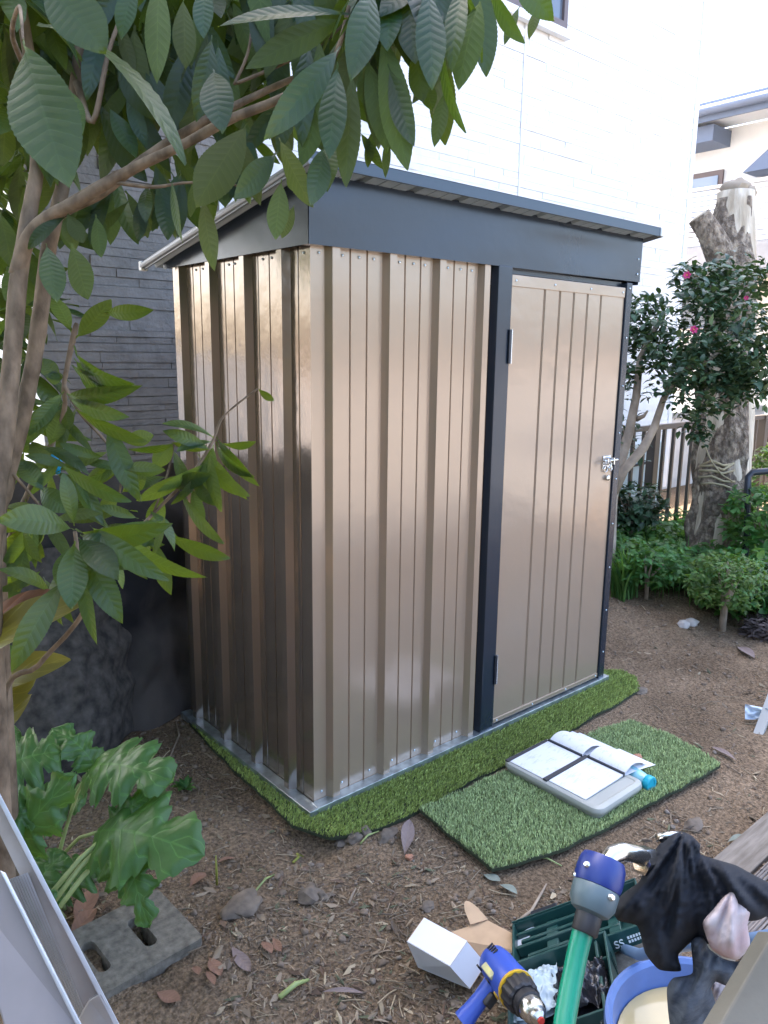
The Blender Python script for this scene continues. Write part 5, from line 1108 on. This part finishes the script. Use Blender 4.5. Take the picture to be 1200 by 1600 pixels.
# =================================================================== right edge: plank, bamboo mat, board, blue hose, stake
M['oldwood'] = mat('weathered_wood', (.14, .115, .09), .85, col2=(.25, .215, .175), vs=7, bump=.5, bs=30, bd=.003, sc=(1, 8, 8))
b = MB(); b.box((.62, -1.085, -.02), (2.0, -.985, .018)); tag(b.build('wooden_plank', M['oldwood'], None, at=(1.3, -1.03, 0), bevel=.003), 'worn wooden plank lying on the soil at the right edge', 'plank')
bmat = thing('bamboo_mat', (1.1, -1.25, .02), 'grey brown bamboo screen lying beside the plank at the right edge', 'screen'); b = MB()
for k in range(34): y_ = -1.105-k*.0085; z_ = .022+.01*noise.noise(V((k*.3, 0, 0))); b.tube([(.45+rnd(-.02, .02), y_, z_+rnd(0, .002)), (1.0, y_+rnd(-.003, .003), z_+.004), (1.9, y_+rnd(-.003, .003), z_)], rnd(.0032, .0042), 6)
b.build('slats', mat('bamboo_slat', (.20, .17, .15), .7, var=.3, vs=20, island=.35), bmat, smooth=50); b = MB()
for x_ in (.6, .78, .96, 1.14, 1.4):
    for k in range(33): y_ = -1.105-k*.0085; b.tube([(x_, y_, .029), (x_+.004, y_-.0042, .033), (x_, y_-.0085, .029)], .0012, 4)
b.build('binding_string', M['dblack'], bmat)
b = MB(); b.prism([P(1108, 1630, .60), P(1210, 1455, .66), P(1330, 1500, .66), P(1220, 1720, .58)], (back*.02)); tag(b.build('wooden_board', mat('grey_green_board', (.07, .067, .052), .75, col2=(.12, .114, .094), vs=5, bump=.35, bs=25, bd=.003), None, at=P(1180, 1560, .62), bevel=.002), 'weathered grey wooden board crossing the bottom right corner', 'board')
q = P(1345, 1560, .645); b = MB(); b.box((q.x-.03, q.y-.03, -.05), (q.x+.03, q.y+.03, q.z-.012)); b.build('leg', M['oldwood'], bpy.data.objects['wooden_board'])
b = MB(); b.tube([G(968, 1480, .05), P(1000, 1492, 1.5), P(1060, 1478, 1.4), P(1110, 1472, 1.3), P(1165, 1471, 1.2), P(1215, 1462, 1.15), P(1300, 1450, 1.2), G(1420, 1400, .3), G(1500, 1380, .02)], .011, 10); tag(b.build('blue_hose', mat('blue_hose', (.10, .17, .30), .4), None, at=P(1160, 1471, 1.2), smooth=50), 'thin grey blue hose passing behind the cloths to the right edge', 'hose')
q = G(1184, 1143, 0); b = MB(); tq = P(1215, 1062, 3.2); b.bar((q.x, q.y, -.03), q.lerp(V((tq.x, tq.y, tq.z)), 3), .035, .02); tag(b.build('grey_stake', mat('grey_stake', (.38, .38, .36), .6, var=.1), None, at=(q.x, q.y, 0)), 'slanting grey stake standing in the soil at the right edge', 'stake')
b = MB(); q = G(1180, 1110, .03); b.grid(lambda i, j: G(1164+40*i, 1100+24*j*(1-.3*i)+8*i, .06-.05*j+.012*noise.noise(V((i*4, j*4, 2)))), 14, 10); b.grid(lambda i, j: G(1164+40*i, 1100+24*j*(1-.3*i)+8*i, .05-.05*j+.01*noise.noise(V((i*4, j*4, 2)))), 6, 5)
tag(b.build('plastic_scrap', mat('pale_film', (.55, .62, .7), .25, spec=.7), None, at=q, smooth=0), 'pale translucent plastic scrap behind the grey stake', 'plastic scrap')
# =================================================================== litter and crumbs on the soil
def free(x, y):
    if -.02 < x < 1.64 and -.04 < y < .9: return False
    if -.11 < x < 1.78 and -.235 < y < .2: return False
    if .2 < x < 1.36 and -.74 < y < -.25: return False
    if -.88 < x < -.56 and -.5 < y < -.14: return False
    return True
def dens(x, y):
    k = .21
    k += 1.0*math.exp(-((x+.35)**2/.12+(y+.62)**2/.16)) + .5*math.exp(-((x-.3)**2/.5+(y+.95)**2/.2)) + .35*math.exp(-((x-1.7)**2/.5+(y+.6)**2/.3))
    k += .8*math.exp(-((x+.27)**2/.03+(y-.56)**2/.03)) + .25*math.exp(-((x-2.3)**2/.3+(y-.1)**2/.3))
    return k*(.6+.8*max(0, .5+noise.noise(V((x*4, y*4, 6)))))
cols = [(.19, .14, .092), (.235, .178, .12), (.14, .105, .075), (.12, .075, .048), (.34, .27, .175), (.11, .115, .065), (.25, .20, .14)]
LM = [mat('litter_shade', c, .9, island=.35) for c in cols]
b = MB()
def chip(x, y, L_, W_, m, lift=.3):
    z = hgt(x, y)+.0015; a = rnd(0, 6.28); d = V((math.cos(a), math.sin(a), rnd(-lift, lift))).normalized(); n = V((rnd(-.5, .5), rnd(-.5, .5), 1)).normalized(); s = d.cross(n).normalized(); n = s.cross(d); c = V((x, y, z+L_*abs(d.z)*.5))
    k = rnd(-.3, .3)
    b.add([c-d*L_/2, c-d*L_*.1+s*W_/2+n*k*W_, c+d*L_/2*rnd(.8, 1)+s*W_*.15, c+d*L_*.45-s*W_*.15, c+d*L_*.05-s*W_/2*rnd(.6, 1)+n*k*W_, c+n*W_*rnd(-.2, .4)], [(0, 5, 1), (1, 5, 2), (2, 5, 3), (3, 5, 4), (4, 5, 0)], m)
n_ = 0
while n_ < 9500:
    x, y = (rnd(-1.0, .9), rnd(-1.3, .9)) if rnd(0, 1) < .6 else (rnd(-.9, 3.2), rnd(-1.2, 1.0))
    if not free(x, y) or rnd(0, 1.3) > dens(x, y): continue
    s_ = rnd(.004, .013) if rnd(0, 1) < .86 else rnd(.014, .032); chip(x, y, s_*1.5, s_*rnd(.25, .7), random.choice((0, 0, 1, 1, 2, 2, 3, 3, 4, 5, 6))); n_ += 1
n_ = 0
while n_ < 1500:
    x, y = (rnd(-1.0, .9), rnd(-1.3, .6)) if rnd(0, 1) < .6 else (rnd(-.9, 3.2), rnd(-1.2, 1.0))
    if not free(x, y) or rnd(0, 1.1) > dens(x, y): continue
    z = hgt(x, y)+.003; a = rnd(0, 6.28); l = rnd(.012, .05) if rnd(0, 1) < .9 else rnd(.05, .1); d = V((math.cos(a), math.sin(a), rnd(-.08, .15)))*l; md = V((x, y, z))+d*.5+V((rnd(-1, 1), rnd(-1, 1), rnd(0, 1)))*l*.1
    b.tube([V((x, y, z)), md, V((x, y, z))+d], rnd(.0006, .0018), 4, random.choice((0, 1, 2, 4, 6))); n_ += 1
b.build('litter', LM, smooth=None)['kind'] = 'stuff'
b = MB(); SM = [mat('soil_crumb', (.185, .138, .098), .95, var=.2, vs=60), mat('grey_gravel', (.21, .175, .14), .9, var=.2, vs=50)]
n_ = 0
while n_ < 4200:
    x, y = (rnd(-1.0, .9), rnd(-1.3, .9)) if rnd(0, 1) < .6 else (rnd(-.9, 3.2), rnd(-1.2, 1.0))
    if not free(x, y): continue
    r_ = rnd(.0018, .005) if rnd(0, 1) < .9 else rnd(.005, .011); b.blob((x, y, hgt(x, y)+r_*.3), r_, 0 if rnd(0, 1) < .85 else 1, 1 if r_ < .006 else 2, .6, (1, 1, .75)); n_ += 1
for _ in range(420):                                  # gravel beside the bucket
    q = G(rnd(960, 1060), rnd(1425, 1510), 0); r_ = rnd(.005, .013); b.blob((q.x, q.y, hgt(q.x, q.y)+r_*.4), r_, 1, 1, .6, (1.2, .9, .7))
b.build('soil_crumbs', SM, smooth=0)['kind'] = 'stuff'
# larger pieces one can point at
M['dl'] = leaf_mat('dry_brown_leaf', (.29, .175, .10), (.33, .22, .14), (.15, .08, .03), rough=.7, nv=8, tf=.1, bump=.2, island=.1, veincol=1.12)
M['dl2'] = leaf_mat('dry_greygreen_leaf', (.26, .30, .25), (.34, .37, .31), (.1, .12, .08), rough=.7, nv=8, tf=.1, bump=.2, island=.1, veincol=1.12)
M['dl3'] = leaf_mat('dry_grey_leaf', (.28, .22, .19), (.34, .28, .24), (.1, .08, .05), rough=.8, nv=8, tf=.1, bump=.2, island=.1, veincol=1.12)
M['yl'] = leaf_mat('fresh_yellowgreen_leaf', (.30, .34, .06), (.34, .38, .1), (.3, .3, .05), rough=.5, nv=6, tf=.2, bump=.3, island=.1)
def gl_(name, a, c, wpx, mm, lb, cat='dry leaf', lift=.02, curl=.25, grp='dry leaves on the soil'):
    p, q = G(*a), G(*c); p.z = hgt(p.x, p.y)+.006; q.z = hgt(q.x, q.y)+.006+lift; t = (p-CAM).dot(FW)
    b = MB(); leaf(b, p, q, wpx*t/F, V((rnd(-.2, .2), rnd(-.3, .1), 1)), rnd(-.06, .12), curl, 6, 14, .0004, m=0, tooth=0); tag(b.build(name, M[mm], None, at=p, smooth=0), lb, cat, grp)
for a in [
 ('dry_leaf', (296, 1390), (322, 1372), 24, 'dl', 'curled tan dry leaf to the right of the lobed plant leaf', .012), ('dry_leaf', (338, 1342), (368, 1334), 11, 'dl', 'narrow brown dry leaf lying nearest the shed left corner', .0),
 ('dry_leaf', (242, 1552), (282, 1572), 22, 'dl', 'tan dry leaf at the front edge of the concrete block', .01), ('dry_leaf', (302, 1515), (312, 1545), 14, 'dl', 'upright rust brown leaf leaning at the block right corner', .03), ('dry_leaf', (322, 1520), (336, 1552), 13, 'dl', 'rust brown leaf just right of the one leaning at the block corner', .02),
 ('dry_leaf', (326, 1498), (345, 1530), 22, 'dl', 'dark reddish brown dry leaf by the block right corner', .008), ('dry_leaf', (408, 1470), (425, 1492), 17, 'dl', 'light orange dry leaf in the middle of the litter', .01), ('dry_leaf', (425, 1462), (440, 1488), 12, 'dl', 'brown dry leaf touching the light orange one in the litter', .01),
 ('dry_leaf', (360, 1478), (392, 1522), 20, 'dl3', 'grey brown dry leaf beside the broken stone', .01), ('dry_leaf', (632, 1336), (640, 1286), 22, 'dl3', 'crumpled grey leaf standing before the corner of the loose turf', .02), ('dry_leaf', (500, 1550), (568, 1548), 8, 'dl3', 'long thin straw coloured leaf left of the cardboard box', .0),
 ('dry_leaf', (1156, 1168+22), (1112, 1165), 11, 'dl3', 'long pinkish grey leaf off the right corner of the loose turf', .0), ('dry_leaf', (752, 1362), (782, 1376), 18, 'dl2', 'pale grey green leaf below the front corner of the loose turf', .006), ('dry_leaf', (776, 1378), (808, 1396), 17, 'dl2', 'pale grey green leaf nearest the cardboard box flap', .006),
 ('dry_leaf', (1136, 1312), (1164, 1308), 11, 'dl2', 'topmost grey green leaf by the right end plank', .005), ('dry_leaf', (1142, 1318), (1158, 1332), 12, 'dl2', 'middle grey green leaf by the right end plank', .005), ('dry_leaf', (1130, 1346), (1148, 1348), 12, 'dl2', 'lowest grey green leaf at the edge of the black cloth', .004),
 ('dry_leaf', (1150, 1010), (1178, 1032), 16, 'dl3', 'dark grey leaf on the bare soil at far right', .006), ('dry_leaf', (115, 1450), (150, 1392), 34, 'dl', 'big brown dry leaf under the lobed plant stems', .01), ('dry_leaf', (108, 1470), (152, 1430), 30, 'dl', 'brown curled leaf between the ladder and the concrete block', .01)]:
    if a[4]: gl_(a[0], a[1], a[2], a[3], a[4], a[5], lift=a[6])
for name, pts, r_, mm, lb in (('yellow_sprout', ((458, 1338), (466, 1330), (464, 1318), (474, 1311)), .004, M['yl'], 'bright yellow green bent sprout on the soil before the shed corner'), ('green_twig', ((339, 1382), (338, 1360), (336, 1336)), .0035, M['yl'], 'upright yellow green twig above the broken stone'),
    ('dry_twig', ((563, 1313), (575, 1305), (592, 1296)), .003, M['petiole'], 'pale straight twig lying below the turf corner'), ('dry_twig', ((400, 1390), (415, 1372), (431, 1358)), .003, M['petiole'], 'forked straw twig above the broken stone on the soil'), ('dry_twig', ((798, 1444), (830, 1425), (845, 1398), (854, 1378)), .004, M['cbark'], 'grey crooked twig rising from the black catch of the tool case'),
    ('dry_twig', ((836, 1335), (855, 1341), (878, 1350)), .003, M['petiole'], 'pale twig lying beside the front edge of the loose turf'), ('dry_twig', ((240, 1235), (268, 1185), (280, 1150), (275, 1125)), .0035, M['cbark'], 'thin bare vine stem curving over the soil left of the shed'), ('dry_twig', ((437, 1562), (462, 1545), (482, 1528)), .006, M['petiole'], 'thick straw stalk piece in the litter at bottom centre'), ('dry_twig', ((545, 1408), (550, 1400), (556, 1384)), .0035, M['cbark'], 'short dark twig right of the flat brown stone')):
    pp = [G(*q) for q in pts]; pp = [V((p.x, p.y, hgt(p.x, p.y)+r_*1.5+(.008 if 0 < i < len(pts)-1 else 0))) for i, p in enumerate(pp)]
    if name == 'green_twig': pp = [pp[0], pp[0]+V((0, 0, .04)), pp[0]+V((.005, .01, .085))]
    b = MB(); b.tube(pp, [r_]*(len(pp)-1)+[r_*.6], 7, wob=.2, wsc=60); tag(b.build(name, mm, None, at=pp[0], smooth=0), lb, 'twig')
M['st'] = mat('brown_stone', (.155, .122, .092), .9, var=.3, vs=25, bump=.6, bs=40, bd=.004)
for u, v, r_, sc_, lb in ((380, 1418, .05, (1.2, .8, .38), 'flat broken brown stone right of the concrete block'), (483, 1394, .032, (1.2, .9, .6), 'angular brown stone in the middle of the soil'), (504, 1396, .014, (1, 1, .8), 'small round stone right of the angular brown one'), (553, 1304, .025, (1.2, .8, .7), 'reddish stone lodged under the turf front edge'), (570, 1298, .018, (1, 1, .9), 'round grey stone under the turf right of the reddish one'), (605, 1303, .03, (1.2, .8, .5), 'flat brown stone by the crumpled grey leaf'), (532, 1305, .02, (1.2, .8, .7), 'dark stone at the hollow under the turf corner'), (1083, 1286, .028, (1.2, .8, .6), 'brown clod behind the draped black cloth'), (668, 1412, .02, (1, .8, .5), 'small brown stone left of the cardboard ear'), (640, 1336, .012, (1.2, .9, .8), 'orange brown pebble at the foot of the crumpled leaf'), (1002, 1077, .03, (1.3, .9, .5), 'grey brown lump of soil at the right end of the turf')):
    p = G(u, v, 0); z = hgt(p.x, p.y); b = MB(); b.blob((p.x, p.y, z+r_*sc_[2]*.35), r_, 0, 3, .55, sc_); tag(b.build('stone', M['terra'] if 'orange' in lb else M['st'], None, at=(p.x, p.y, z), smooth=35), lb, 'stone')
t = G(290, 1230); b = MB()
for _ in range(26): an = rnd(0, 6.28); p0 = V((t.x, t.y, hgt(t.x, t.y))); l_ = rnd(.03, .06); leaf(b, p0, p0+V((math.cos(an)*l_, math.sin(an)*l_, rnd(.005, .03))), .016, V((0, 0, 1)), .1, .2, 2, 5, 0, 'round', 0, .2)
tag(b.build('small_weed', M['weed'], None, at=t, smooth=0), 'tiny feathery green weed on the soil left of the shed', 'weed')

# =================================================================== unseen hedge added behind and left of the viewpoint to darken the shed's reflections
def hedge(pts, h, d, n, label):
    t = thing('added_hedge', pts[0], label, 'hedge'); b = MB(); c = MB()
    for a, e in zip(pts[:-1], pts[1:]):
        a, e = V((*a, 0)[:2]+(0,)) if len(a) == 2 else V(a), V((*e, 0)[:2]+(0,)) if len(e) == 2 else V(e)
        L_ = (e-a).length; s1 = (e-a).normalized(); s2 = V((-s1.y, s1.x, 0))
        for _ in range(int(L_*n)):
            q = rnd(0, 1); hh = rnd(0, h)*(.85+.3*noise.noise(V((q*L_*.9, a.x, 2)))); o = rnd(-1, 1)*d*(.8+.4*noise.noise(V((q*L_*1.3, hh*1.3, 5))))
            leaf(b, a+s1*q*L_+s2*o+V((0, 0, hh)), a+s1*q*L_+s2*o+V((rnd(-.12, .12), rnd(-.12, .12), hh+rnd(-.1, .06))), .06, V((rnd(-1, 1), rnd(-1, 1), 1)), .05, .2, 1, 2, 0, 'round', 0, 0)
        for q in range(int(L_/.5)): c.tube([a+s1*(q*.5+.2)-V((0, 0, .05)), a+s1*(q*.5+.25)+V((0, 0, h*.8))], .03, 6)
    b.build('foliage', M['cam'], t, smooth=0); c.build('added_hedge_stems', M['cbark'], t)
hedge([(-3.6, 1.0, 0), (-3.9, -4.6, 0), (-1.0, -5.0, 0)], 2.6, .5, 2200, 'dense dark hedge added out of view to darken the shed reflections')
tf_ = thing('added_timber_fence', (-2.2, -3.3, 0), 'dark brown timber fence added out of view to darken reflections and fill', 'fence'); M['dkw'] = mat('dark_reflection_timber', (.02, .017, .015), .85, var=.3, vs=6, sc=(6, 6, .6))  # unseen fence added to darken the rib reflections and cut fill
for k in range(24): b = MB(); b.box((-4.1+k*.125, -3.32, .02), (-4.1+k*.125+.121, -3.295, 2.25+.01*(k % 3))); b.build('board', M['dkw'], tf_)
for x in (-4.0, -2.6, -1.2): b = MB(); b.box((x-.04, -3.41, -.1), (x+.04, -3.3205, 2.2)); b.build('post', M['dkw'], tf_)  # posts of the added unseen fence
b = MB(); b.box((-.4, -60.0, -.1), (60.0, -2.45, .06)); b.build('added_bounce_paving', mat('neutral_bounce_grey', (.17, .17, .17), .9, var=.12, vs=3, bump=.2, bs=50))['kind'] = 'structure'  # unseen paving added for neutral bright reflections and bounce
b = MB(); b.box((-60.0, 2.7, -.1), (-.45, 60.0, .05)); b.build('added_reflection_lane', mat('reflection_lane_grey', (.16, .16, .165), .9, var=.12, vs=3, bump=.2, bs=50))['kind'] = 'structure'  # added lane that turns the shed side's reflection neutral grey
